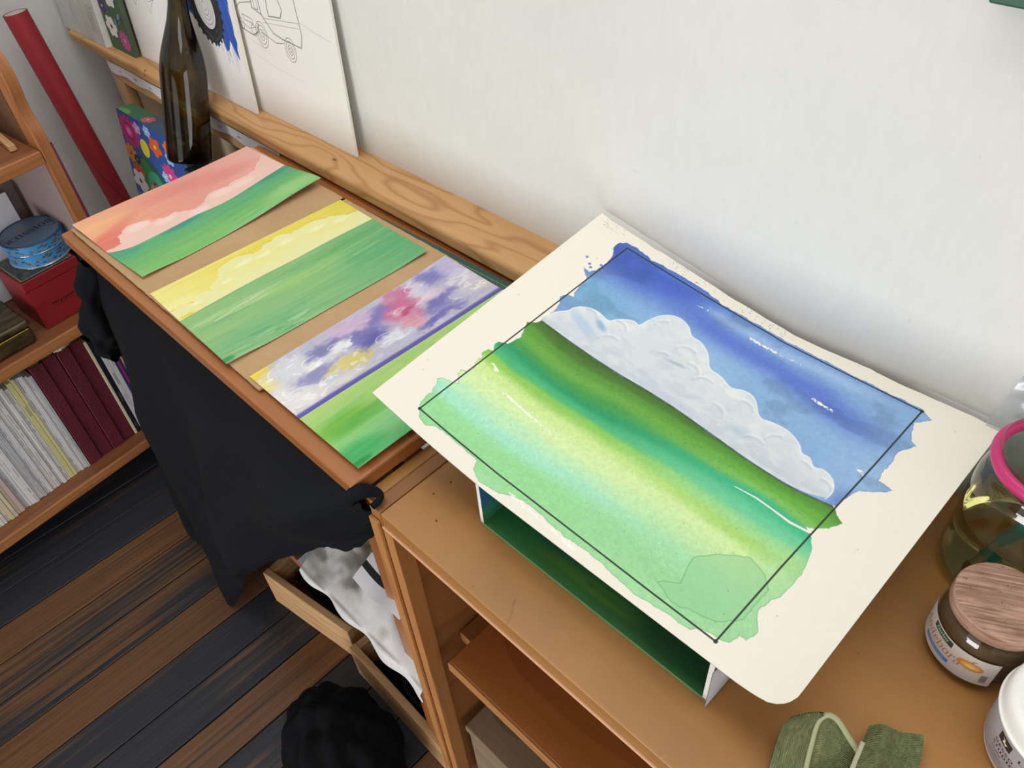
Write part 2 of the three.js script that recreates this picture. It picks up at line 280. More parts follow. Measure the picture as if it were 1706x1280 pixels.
// board with the van: 0.33 x 0.42 m, origin x -1.305, 1200 px / m
{
  const S = 2000, w = 0.33 * S | 0, h = 0.42 * S | 0, px = (X) => (X + 1.305) * S, py = (Y) => h - (Y - 0.797) * S;
  const c = canvas(w, h, (x) => {
    x.fillStyle = '#eeebe6'; x.fillRect(0, 0, w, h);
    const L = (a, wd = 3.2, o = 0.7) => pencil(x, a.map(([p, q]) => [px(p), py(q)]), wd, o);
    // body of the van in three-quarter view
    L([[-1.168, 1.004], [-1.078, 1.022], [-1.066, 1.01], [-1.062, 0.958], [-1.07, 0.938], [-1.118, 0.94]]);
    L([[-1.168, 1.004], [-1.166, 0.966], [-1.142, 0.944], [-1.118, 0.94]]);
    L([[-1.168, 1.004], [-1.186, 1.0], [-1.19, 0.972], [-1.166, 0.966]]);
    L([[-1.19, 0.992], [-1.232, 0.982], [-1.243, 0.968], [-1.242, 0.946], [-1.234, 0.932], [-1.205, 0.928], [-1.188, 0.936], [-1.182, 0.95]]);
    L([[-1.19, 0.98], [-1.226, 0.972], [-1.238, 0.964]], 1.8);
    L([[-1.226, 0.956], [-1.2, 0.953], [-1.198, 0.946], [-1.222, 0.948], [-1.226, 0.956]], 1.8);
    L([[-1.24, 0.944], [-1.212, 0.937], [-1.19, 0.943]], 1.8); L([[-1.143, 0.995], [-1.11, 1.0], [-1.104, 0.984], [-1.112, 0.972], [-1.146, 0.968], [-1.143, 0.995]]);
    L([[-1.184, 0.996], [-1.174, 0.998], [-1.172, 0.972], [-1.182, 0.972], [-1.184, 0.996]], 1.8);
    L([[-1.16, 0.962], [-1.064, 0.974]], 1.6, 0.5); L([[-1.166, 0.955], [-1.066, 0.966]], 1.4, 0.4); L([[-1.176, 0.938], [-1.14, 0.93], [-1.118, 0.934]], 1.8);
    for (const [X, Y, R] of [[-1.178, 0.934, 0.02], [-1.102, 0.928, 0.018]]) for (const k of [1, 0.72, 0.42, 0.2]) ell(x, px(X), py(Y), R * 0.8 * k * S, R * k * S, 0.15, null, rgb([58, 58, 62], 0.65), 2);
    for (const [X, Y, R] of [[-1.234, 0.94, 0.007], [-1.2, 0.936, 0.007]]) ell(x, px(X), py(Y), R * S, R * 1.2 * S, 0, null, rgb([60, 60, 64], 0.6), 2);
    L([[-1.06, 0.976], [-1.03, 0.97], [-0.99, 0.965]], 1.3, 0.28); L([[-1.24, 0.9], [-1.15, 0.888], [-1.07, 0.884]], 1.2, 0.2); L([[-1.22, 0.92], [-1.16, 0.905]], 1.2, 0.25);
    paperNoise(x, w, h, 3);
  });
  lean('drawing_board', 'white board with a pencil drawing of a small van on the ledge', 'board', -1.305, -0.975, 0.42, 0.004, 0.022, 0.006, canvasTex(c), M.cardEdge);
}
// board with the tyre, blue swatch and spinning top: 0.415 x 0.40
{
  const S = 2000, w = 0.415 * S | 0, h = 0.4 * S | 0, px = (X) => (X + 1.648) * S, py = (Y) => h - (Y - 0.797) * S;
  const c = canvas(w, h, (x) => {
    x.fillStyle = '#edeae6'; x.fillRect(0, 0, w, h);
    // blue swatch with a ragged brushed edge
    const r = rng(9); x.fillStyle = rgb([48, 88, 176]);
    x.beginPath(); x.moveTo(px(-1.31), py(0.9)); for (let k = 0; k <= 12; k++) x.lineTo(px(-1.315 + 0.05 * k / 12 + 0.004 * (r() - 0.5)), py(0.9 - 0.012 * Math.sin(k * 0.9) + 0.008 * (r() - 0.5)));
    x.lineTo(px(-1.245), py(0.882)); for (let k = 0; k <= 14; k++) x.lineTo(px(-1.243 + 0.006 * (r() - 0.5)), py(0.9 + 0.012 * k)); x.lineTo(px(-1.243), 0); x.lineTo(px(-1.42), 0); x.lineTo(px(-1.4), py(0.94)); x.closePath(); x.fill();
    for (let k = 0; k < 90; k++) { const a = -1.33 + r() * 0.085, b = 0.89 + r() * 0.16; pencil(x, [[px(a), py(b)], [px(a + 0.006), py(b - 0.02 - 0.02 * r())]], 5, 0.25, r() > 0.5 ? [76, 116, 200] : [30, 66, 150]); }
    // tyre
    const cx = px(-1.325), cy = py(0.952), R = 0.058 * S;
    x.save(); x.translate(cx, cy); x.rotate(-0.25); x.scale(0.86, 1);
    for (let k = 0; k < 26; k++) { const a = k / 26 * Math.PI * 2; x.save(); x.rotate(a); x.fillStyle = rgb([26, 26, 28]); x.fillRect(R * 0.9, -7, R * 0.17, 12); x.restore(); }
    ell(x, 0, 0, R, R, 0, rgb([38, 38, 40])); for (let k = 0; k < 40; k++) { const a = r() * 6.28; x.strokeStyle = rgb([120, 120, 122], 0.5); x.lineWidth = 2; x.beginPath(); x.arc(0, 0, R * (0.72 + 0.25 * r()), a, a + 0.35); x.stroke(); }
    ell(x, 0, 0, R * 0.6, R * 0.62, 0, rgb([206, 206, 204])); for (let k = 1; k < 5; k++) ell(x, 0, 0, R * 0.12 * k, R * 0.125 * k, 0, null, rgb([110, 110, 112], 0.7), 2.5);
    x.restore();
    // pencil spinning tops
    for (const [X, Y, k] of [[-1.54, 0.915, 1], [-1.6, 0.91, 0.55]]) {
      const L = (a) => pencil(x, a.map(([p, q]) => [px(X + p * k), py(Y + q * k)]), 2, 0.5);
      L([[-0.03, 0.03], [0.03, 0.028], [0.026, 0.012], [0.004, -0.006], [-0.004, -0.02], [-0.01, -0.006], [-0.028, 0.014], [-0.03, 0.03]]); L([[-0.028, 0.02], [0.0, 0.012], [0.028, 0.02]]); L([[-0.024, 0.01], [0.0, 0.002], [0.024, 0.01]]); L([[-0.004, 0.03], [-0.004, 0.05], [0.004, 0.05], [0.004, 0.03]]);
    }
    paperNoise(x, w, h, 4);
  });
  lean('drawing_board', 'white board with a painted tyre on blue and pencil spinning tops', 'board', -1.648, -1.233, 0.4, 0.006, 0.038, 0.012, canvasTex(c), M.cardEdge);
}
// narrow flowered canvas
{
  const c = canvas(200, 800, (x, w, h) => {
    x.fillStyle = '#4d6b4a'; x.fillRect(0, 0, w, h); const r = rng(21);
    for (let k = 0; k < 60; k++) ell(x, r() * w, r() * h, 10 + 14 * r(), 8, r() * 3, rgb([[120, 160, 190], [70, 100, 70], [60, 70, 130], [90, 130, 90]][k % 4]));
    [[60, 700, 46, 6, [240, 238, 232], [110, 60, 40]], [120, 560, 50, 6, [244, 242, 236], [120, 62, 40]], [150, 740, 44, 14, [206, 96, 160], [230, 160, 190]], [150, 450, 40, 8, [232, 164, 50], [120, 70, 30]], [60, 430, 40, 6, [150, 196, 216], [70, 110, 150]], [100, 300, 48, 6, [240, 238, 234], [140, 80, 50]], [140, 160, 46, 8, [226, 150, 60], [90, 50, 30]], [60, 120, 44, 10, [196, 80, 140], [240, 190, 200]], [30, 620, 34, 5, [90, 60, 120], [230, 210, 90]]].forEach((f, i) => flower(x, ...f, i));
    paperNoise(x, w, h, 5);
  });
  lean('flower_canvas', 'narrow canvas of white orange and pink flowers on dark green on the ledge', 'painting', -1.748, -1.648, 0.36, 0.01, 0.052, 0.03, canvasTex(c), std({ color: 0x55684f }));
}
// deep canvas with grey pencil strokes, white side
{
  const c = canvas(480, 800, (x, w, h) => {
    x.fillStyle = '#d3d2ce'; x.fillRect(0, 0, w, h); const r = rng(31);
    for (let k = 0; k < 260; k++) { const a = r() * w, b = r() * h; pencil(x, [[a, b], [a + 8 * (r() - 0.5), b + 40], [a + 14 * (r() - 0.5), b + 90 + 60 * r()]], 1.5 + r(), 0.12 + 0.22 * r(), [90, 96, 104]); }
    for (let k = 0; k < 30; k++) pencil(x, [[360 + r() * 100, 620 + r() * 120], [370 + r() * 90, 640 + r() * 120]], 2, 0.3);
    paperNoise(x, w, h, 6, 10);
  });
  lean('deep_canvas', 'thick white sided canvas covered in grey pencil strokes at the end of the ledge', 'painting', -1.955, -1.752, 0.36, 0.03, 0.064, 0.036, canvasTex(c), std({ color: 0xfaf8f4, roughness: 0.5 }));
}

// ───────────────────────── corner left of the desk ─────────────────────────
{ // low stand hidden behind the desk, carrying the canvases
  const g = thing('low_stand', 'low wooden stand between the desk end and the corner', 'stand', [-1.4, 0, 0.12]);
  mesh('top', rb(-0.3, 0.395, -0.115, 0.19, 0.42, 0.115, 0.003, 'x', 0.6, 0.3, 4), M.oldWood, g);
  for (const [x, z] of [[-0.28, -0.1], [0.17, -0.1], [-0.28, 0.1], [0.17, 0.1]]) mesh('leg', rb(x - 0.015, 0, z - 0.015, x + 0.015, 0.395, z + 0.015, 0.002, 'y', 0.6, 0.3, 5), M.oldWood, g);
  const b = thing('wooden_block', 'upright wooden block under the wine bottle', 'block', [-1.322, 0.4205, 0.141]);
  mesh('block', rb(-0.012, 0, -0.028, 0.032, 0.29, 0.014, 0.003, 'y', 0.5, 0.3, 8), std({ color: 0x4d5a63, roughness: 0.9 }), b);
}
{ // bare stretcher seen from behind
  const g = thing('stretched_canvas', 'large canvas turned to show its wooden stretcher and stapled edge under the ledge', 'painting', [-1.455, 0.4205, 0.0595], 0);
  const w = 0.64, h = 0.348, x0 = -w / 2, x1 = w / 2;
  mesh('cloth', bxg(x0, 0, -0.0165, x1, h, -0.0145), std({ color: 0xb9a68e, roughness: 0.95 }), g);
  const bar = (n, a) => mesh('stretcher_bar', rb(...a), M.crateWood, g);
  bar(0, [x0 + 0.002, h - 0.04, -0.014, x1 - 0.002, h, 0.005, 0.002, 'x', 0.6, 0.3, 1]); bar(1, [x0 + 0.002, 0, -0.014, x1 - 0.002, 0.04, 0.005, 0.002, 'x', 0.6, 0.3, 2]);
  bar(2, [x0 + 0.002, 0.04, -0.014, x0 + 0.04, h - 0.04, 0.005, 0.002, 'y', 0.6, 0.3, 3]); bar(3, [x1 - 0.04, 0.04, -0.014, x1 - 0.002, h - 0.04, 0.005, 0.002, 'y', 0.6, 0.3, 4]);
  const fold = std({ color: 0xeceaf0, roughness: 0.9 });
  const fe = mesh('folded_edge', sheet((u, v) => V(mix(x0, x1, u), mix(h - 0.021 - 0.003 * Math.sin(u * 40), h, v), 0.0063 + 0.0006 * Math.sin(u * 23 + v)), 60, 2, 0.0012), [fold, fold], g);
  for (let k = 0; k < 9; k++) mesh('staple', rb(x0 + 0.05 + k * 0.065, h - 0.012, 0.0068, x0 + 0.061 + k * 0.065, h - 0.0105, 0.0078, 0.0004), std({ color: 0x8a8c94, metalness: 0.8, roughness: 0.35 }), fe);
}
{ // painted flower box canvas
  const W = 0.272, Hh = 0.305, D = 0.038;
  const front = canvas(800, 900, (x, w, h) => {
    const g = x.createLinearGradient(0, 0, 0, h); g.addColorStop(0, '#2d4f9a'); g.addColorStop(0.5, '#3560ab'); g.addColorStop(1, '#2a4a86'); x.fillStyle = g; x.fillRect(0, 0, w, h); x.save(); x.scale(0.86, 0.64); w = 930; h = 1400;
    x.fillStyle = rgb([28, 92, 88]); x.beginPath(); x.moveTo(170, 380); x.bezierCurveTo(300, 330, 420, 360, 520, 470); x.bezierCurveTo(600, 560, 700, 640, 800, 650); x.lineTo(930, 660); x.lineTo(930, 1400); x.lineTo(150, 1400); x.fill();
    x.fillStyle = rgb([46, 140, 66]); x.beginPath(); x.moveTo(160, 470); x.bezierCurveTo(230, 330, 300, 360, 360, 470); x.lineTo(330, 1400); x.lineTo(160, 1400); x.fill();
    x.fillStyle = rgb([66, 166, 122]); x.beginPath(); x.moveTo(250, 560); x.bezierCurveTo(340, 430, 420, 420, 480, 520); x.bezierCurveTo(560, 640, 640, 700, 800, 720); x.lineTo(930, 740); x.lineTo(930, 1400); x.lineTo(250, 1400); x.fill();
    ell(x, 330, 250, 62, 84, 0, rgb([238, 226, 58]));
    // crowd of tan figures on the hill
    x.fillStyle = rgb([206, 156, 108]); x.beginPath(); x.moveTo(250, 900); x.lineTo(270, 640); x.bezierCurveTo(330, 560, 420, 560, 470, 640); x.bezierCurveTo(540, 740, 560, 820, 570, 900); x.fill();
    const r = rng(41); for (let k = 0; k < 70; k++) { const a = 270 + r() * 270, b = 630 + r() * 270; ell(x, a, b, 9 + 5 * r(), 13, r(), rgb([[90, 40, 36], [30, 24, 30], [220, 172, 124], [190, 60, 60], [240, 232, 220]][k % 5])); }
    flower(x, 470, 600, 52, 8, [40, 30, 36], [200, 40, 50], 1); flower(x, 360, 600, 40, 6, [120, 60, 110], [230, 210, 220], 2);
    const F = [[130, 170, 150, 14, [196, 44, 130], [236, 150, 200], 0, true], [70, 400, 90, 9, [222, 140, 48], [120, 60, 40], 1], [150, 430, 46, 8, [24, 28, 60], [240, 240, 250], 2], [130, 560, 90, 8, [206, 92, 44], [90, 50, 40], 3], [110, 660, 110, 5, [240, 240, 246], [110, 70, 40], 4], [190, 800, 100, 5, [238, 240, 248], [130, 80, 40], 0.4], [60, 860, 70, 6, [90, 150, 196], [240, 240, 200], 2], [500, 170, 90, 5, [222, 96, 44], [240, 210, 80], 0.3], [640, 380, 110, 11, [222, 70, 150], [250, 200, 220], 0.2], [270, 90, 56, 5, [214, 160, 220], [240, 240, 240], 0.8], [420, 60, 50, 6, [150, 190, 232], [250, 250, 250], 0.1], [560, 420, 50, 5, [170, 206, 240], [250, 250, 250], 0.5], [690, 200, 60, 5, [160, 200, 236], [250, 250, 250], 0.9], [700, 110, 70, 6, [230, 120, 60], [250, 220, 90], 0.2], [300, 840, 50, 6, [60, 120, 170], [240, 220, 120], 0.2], [360, 780, 36, 6, [226, 150, 190], [150, 60, 90], 0.6]];
    F.forEach((f) => flower(x, ...f)); F.forEach((f, i) => flower(x, (f[0] * 1.3 + 97 * i) % 930, 930 + (f[1] * 0.7 + 61 * i) % 460, ...f.slice(2))); x.restore(); paperNoise(x, 800, 900, 8);
  });
  const top = canvas(800, 128, (x, w, h) => {
    x.fillStyle = '#3a5468'; x.fillRect(0, 0, w, h); x.fillStyle = rgb([64, 108, 72]); x.fillRect(0, 0, 190, h); ell(x, 190, 60, 90, 80, 0, rgb([60, 104, 76]));
    x.fillStyle = rgb([86, 150, 80]); ell(x, 80, 110, 60, 30, 0, rgb([86, 150, 80])); flower(x, 300, 70, 46, 6, [190, 90, 110], [220, 190, 110], 0.3);
    for (const [a, b] of [[560, 60], [700, 90], [760, 40]]) for (let k = 0; k < 4; k++) ell(x, a + k * 22 - 30, b + (k % 2) * 8, 24, 16, 0, rgb([206, 190, 150]));
    paperNoise(x, w, h, 9);
  });
  const side = std({ color: 0x3b5568, roughness: 0.7 }), mf = std({ map: canvasTex(front), roughness: 0.6 }), mt = std({ map: canvasTex(top), roughness: 0.6 });
  const geo = new THREE.BoxGeometry(W, Hh, D, 1, 1, 1); geo.translate(0, Hh / 2, -D / 2);
  const o = mesh('flower_box_canvas', geo, [side, side, mt, side, mf, M.cardEdge]); o.position.set(-1.516, 0.4205, 0.168); o.rotation.x = -0.145; o.rotation.order = 'YXZ';
  tag(o, 'deep box canvas of bright flowers a yellow sun and green hills beside the bottle', 'painting');
}
{ // olive wine bottle leaning on the ledge
  const g = thing('wine_bottle', 'empty dark olive glass wine bottle leaning against the ledge', 'bottle', [-1.322, 0.7225, 0.141]);
  const out = [[0.0, 0.012], [0.012, 0.010], [0.024, 0.004], [0.031, 0.0], [0.0355, 0.003], [0.0374, 0.010], [0.0376, 0.05], [0.0376, 0.12], [0.0374, 0.145], [0.0362, 0.158], [0.0335, 0.174], [0.029, 0.192], [0.0238, 0.21], [0.0192, 0.227], [0.0165, 0.242], [0.015, 0.255], [0.0142, 0.28], [0.0138, 0.288], [0.0158, 0.289], [0.0160, 0.298], [0.0145, 0.302]];
  const inn = [[0.0105, 0.302], [0.0100, 0.28], [0.0118, 0.25], [0.0150, 0.23], [0.0200, 0.208], [0.0256, 0.188], [0.0302, 0.17], [0.0328, 0.154], [0.0340, 0.14], [0.0342, 0.05], [0.0338, 0.014], [0.028, 0.008], [0.016, 0.014], [0.0, 0.019]];
  const sm = (a) => new THREE.SplineCurve(a.map(([r, y]) => new THREE.Vector2(r, y)));
  const pts = [...sm(out).getPoints(80).map((p) => [Math.max(0, p.x), p.y]), ...sm(inn).getPoints(60).map((p) => [Math.max(0, p.x), p.y])];
  const glass = phys({ color: 0xffffff, roughness: 0.02, transmission: 1, thickness: 0.0035, ior: 1.5, attenuationColor: new THREE.Color(0.30, 0.24, 0.07), attenuationDistance: 0.0032 });
  const b = mesh('glass_body', lathe(pts, 96), glass, g);
  b.geometry = mergeVertices(b.geometry, 1e-6);
  const d = V(-0.169, 0.921, -0.351).normalize(); g.quaternion.setFromUnitVectors(V(0, 1, 0), d);
}
{ // red cardboard tube
  const A = V(-1.746, 0.001, 0.130), B = V(-1.850, 0.869, 0.172); // base and top
  const d = B.clone().sub(A), L = d.length(); const g = thing('cardboard_tube', 'tall dark red cardboard tube leaning into the corner', 'tube', [A.x, A.y + 0.008, A.z]);
  const tex = dataTex(256, 512, (u, v) => { const k = fbm(u * 6, v * 14, 4, 301, 6, 14), s = (v * 5 + u) % 1; const c = mix3([182, 52, 60], [146, 36, 46], k); return s < 0.02 ? mix3(c, [100, 24, 34], 0.6) : c; });
  const red = std({ map: tex, roughness: 0.6 });
  const R = 0.0235, r = 0.0215;
  mesh('tube_wall', lathe([[r, 0.004], [R, 0.0], [R, L * 0.5], [R, L], [r, L], [r, L * 0.5], [r, 0.004]], 48), [red][0], g);
  mesh('inner_lining', lathe([[r - 0.0003, 0.1], [r - 0.0003, L - 0.0005]], 40), std({ color: 0xdcd6cc, side: THREE.DoubleSide, roughness: 0.9 }), g);
  mesh('end_band', lathe([[R, 0.42 * L], [R + 0.0012, 0.42 * L + 0.001], [R + 0.0012, 0.435 * L], [R, 0.436 * L]], 48), std({ color: 0x7d1f2c, roughness: 0.6 }), g);
  g.quaternion.setFromUnitVectors(V(0, 1, 0), d.normalize());
}
{ // magenta roll behind the bookcase upright
  const g = mesh('paper_roll', taper([[-1.66, 0.012, 0.262], [-1.66, 0.70, 0.272]], () => 0.012, 6, 16), std({ color: 0xa8436f, roughness: 0.7 }));
  tag(g, 'magenta paper roll standing behind the bookcase upright', 'roll');
}

// ───────────────────────── the desk ─────────────────────────
const DESK_Y = 0.769;
{
  const g = thing('desk', 'narrow varnished wooden desk under the three small paintings', 'desk', [-0.838, 0, 0.24]);
  const ox = 0.838, oz = -0.24; const R = (x0, y0, z0, x1, y1, z1, ...a) => rb(x0 + ox, y0, z0 + oz, x1 + ox, y1, z1 + oz, ...a);
  mesh('rear_strip', R(-1.125, 0.7505, 0.02, -0.487, DESK_Y - 0.0004, 0.0698, 0.0005, 'x', 0.7, 0.35, 8), M.deskWood, g);
  mesh('tabletop', R(-1.188, 0.7505, 0.070, -0.487, DESK_Y, 0.41, 0.003, 'x', 0.7, 0.35, 3), M.deskWood, g);
  mesh('apron_beam', R(-1.218, 0.69, 0.352, -0.5, 0.7495, 0.392, 0.002, 'x', 0.7, 0.3, 5), M.crateWood, g);
  for (const [x, z] of [[-1.17, 0.35], [-0.53, 0.35], [-1.17, 0.09], [-0.53, 0.09]]) mesh('leg', R(x, 0, z, x + 0.04, z > 0.2 ? 0.69 : 0.7505, z + 0.04, 0.002, 'y', 0.7, 0.3, x * 10 | 0), M.deskWood, g);
  mesh('lower_shelf', R(-0.83, 0.285, 0.131, -0.53, 0.303, 0.398, 0.002, 'x', 0.7, 0.3, 9), M.redWood, g);
  mesh('shelf_rail', R(-1.13, 0.262, 0.095, -0.531, 0.285, 0.13, 0.002, 'x', 0.7, 0.3, 10), M.deskWood, g);
  mesh('shelf_rail', R(-1.13, 0.262, 0.352, -0.531, 0.285, 0.388, 0.002, 'x', 0.7, 0.3, 11), M.deskWood, g);
}
{ // cutting mat: green with grid print
  const c = canvas(1200, 800, (x, w, h) => {
    x.fillStyle = '#37594d'; x.fillRect(0, 0, w, h); x.strokeStyle = 'rgba(206,214,150,0.75)'; x.lineWidth = 1.6; x.strokeRect(24, 24, w - 48, h - 48); x.strokeRect(56, 56, w - 112, h - 112);
    x.lineWidth = 1; x.strokeStyle = 'rgba(206,214,150,0.5)'; for (let k = 0; k < 44; k++) { const p = 56 + k * (w - 112) / 44; x.beginPath(); x.moveTo(p, 24); x.lineTo(p, k % 4 ? 40 : h - 56); x.stroke(); } for (let k = 0; k < 28; k++) { const p = 56 + k * (h - 112) / 28; x.beginPath(); x.moveTo(24, p); x.lineTo(k % 4 ? 40 : w - 56, p); x.stroke(); }
    paperNoise(x, w, h, 12, 12);
  });
  const m = std({ map: canvasTex(c), roughness: 0.6 }), s = std({ color: 0x2b4a40 });
  const o = mesh('cutting_mat', new THREE.BoxGeometry(0.45, 0.0016, 0.29).translate(0, 0.0008, 0), [s, s, m, s, s, s]); o.position.set(-0.735, DESK_Y + 0.0002, 0.2225); o.rotation.y = 0.034;
  tag(o, 'dark green cutting mat with a printed grid lying under the cardboard', 'mat');
}
{ // cardboard backing, corrugated edge
  const tex = dataTex(512, 256, (u, v) => { const k = fbm(u * 60, v * 60, 2, 401, 60, 60), b = fbm(u * 4, v * 4, 3, 407, 4, 4); return mix3([200, 166, 124], [182, 146, 104], clamp(0.5 + 0.35 * (k - 0.5) + 0.9 * (b - 0.5))); });
  const m = std({ map: tex, roughness: 0.9 }); const y = DESK_Y + 0.0022;
  const f = (u, v) => V(mix(-1.176, -0.672, u) + 0.0015 * Math.sin(v * 37) * (u > 0.5 ? 1 : -1) - 0.006 * v, y + 0.0015, mix(0.396, 0.086, v) + 0.0012 * vn(u * 60, 3, 5));
  const o = mesh('cardboard_sheet', sheet(f, 80, 30, 0.003, (u, v) => [u * 1.2, v]), [m, m]);
  tag(o, 'brown corrugated cardboard sheet lying beneath the three small paintings', 'cardboard');
}
// painting canvas for an A4 landscape: x = along the long side (front to back), y = from sky down
function a4(name, label, cx, cz, yaw, tex, curl, back) {
  const W = 0.2025, L = 0.30, y = DESK_Y + 0.0062;
  const ca = Math.cos(yaw), sa = Math.sin(yaw);
  const f = (s, t) => { const a = (t - 0.5) * W, b = (s - 0.5) * L; return V(a * ca - b * sa, curl(s, t), -a * sa - b * ca); };
  const m = std({ map: tex, roughness: 0.62 });
  // f(u = t, v = s) so that the upper side faces up
  const o = mesh(name, sheet((u, v) => f(v, u), 24, 36, 0.0004, (u, v) => [v, 1 - u]), [m, M.paper]);
  o.position.set(cx, y, cz); tag(o, label, 'painting', 'small landscape paintings on the desk'); return o;
}
const P2 = (a, w, h) => { const o = []; for (let i = 0; i < a.length; i += 2) o.push([a[i] / 1000 * w, a[i + 1] / 1000 * h]); return o; };
function polyPath(x, pts, curve = true, tail = []) { x.beginPath(); if (!curve) { pts.forEach(([a, b], i) => i ? x.lineTo(a, b) : x.moveTo(a, b)); return; } x.moveTo(...pts[0]); for (let i = 1; i < pts.length - 1; i++) { const [a, b] = pts[i], [c, d] = pts[i + 1]; x.quadraticCurveTo(a, b, (a + c) / 2, (b + d) / 2); } x.lineTo(...pts[pts.length - 1]); tail.forEach((q) => x.lineTo(...q)); }
function soft(x, px, draw) { const w = x.canvas.width, h = x.canvas.height, c = canvas(w, h, draw); x.save(); x.filter = `blur(${px}px)`; x.drawImage(c, 0, 0); x.restore(); } // draw on a layer of its own, blur the layer once
function streaks(x, n, x0, x1, y0, y1, cols, seed, wmax = 10, lmax = 260, al = 0.22, slope = 0) { const r = rng(seed); soft(x, 3, (q) => { for (let i = 0; i < n; i++) { const a = mix(x0, x1, r()), b = mix(y0, y1, r()), l = lmax * (0.3 + 0.7 * r()); pencil(q, [[a - l / 2, b - slope * l / 2 + 3 * (r() - 0.5)], [a, b], [a + l / 2, b + slope * l / 2 + 3 * (r() - 0.5)]], 2 + wmax * r(), al * (0.4 + 0.6 * r()), cols[r() * cols.length | 0]); } }); }
// soft paint patch: full in the middle, fading over about the blur width
const blob = (x, cx, cy, rx, ry, c, a, blur = 14, rot = 0) => {
  const R = Math.max(rx, ry), k = clamp(1 - 1.2 * blur / Math.min(rx, ry), 0, 0.9), e = 1 + 1.0 * blur / Math.min(rx, ry);
  x.save(); x.translate(cx, cy); x.rotate(rot); x.scale(rx / R, ry / R); const g = x.createRadialGradient(0, 0, 0, 0, 0, R * e);
  for (let i = 0; i <= 8; i++) { const t = i / 8; g.addColorStop(t, rgb(c, a * (1 - smooth(k / e, 1, t)))); } x.fillStyle = g; x.beginPath(); x.arc(0, 0, R * e, 0, 7); x.fill(); x.restore();
};
function scallop(x, pts, r0, r1, fill, line, seed) { // row of rounded cloud heads along a line: outline first, then the fill over it
  const r = rng(seed), c = []; for (let i = 0; i < pts.length - 1; i++) { const [a, b] = pts[i], [p, q] = pts[i + 1], n = Math.max(1, Math.hypot(p - a, q - b) / (r0 * 1.15) | 0); for (let k = 0; k < n; k++) c.push([mix(a, p, k / n), mix(b, q, k / n) + 6, mix(r0, r1, r())]); }
  for (const [a, b, R] of c) ell(x, a, b, R + 3, (R + 3) * 0.72, 0, line); for (const [a, b, R] of c) ell(x, a, b, R, R * 0.72, 0, fill);
}
const AW = 1200, AH = 810;
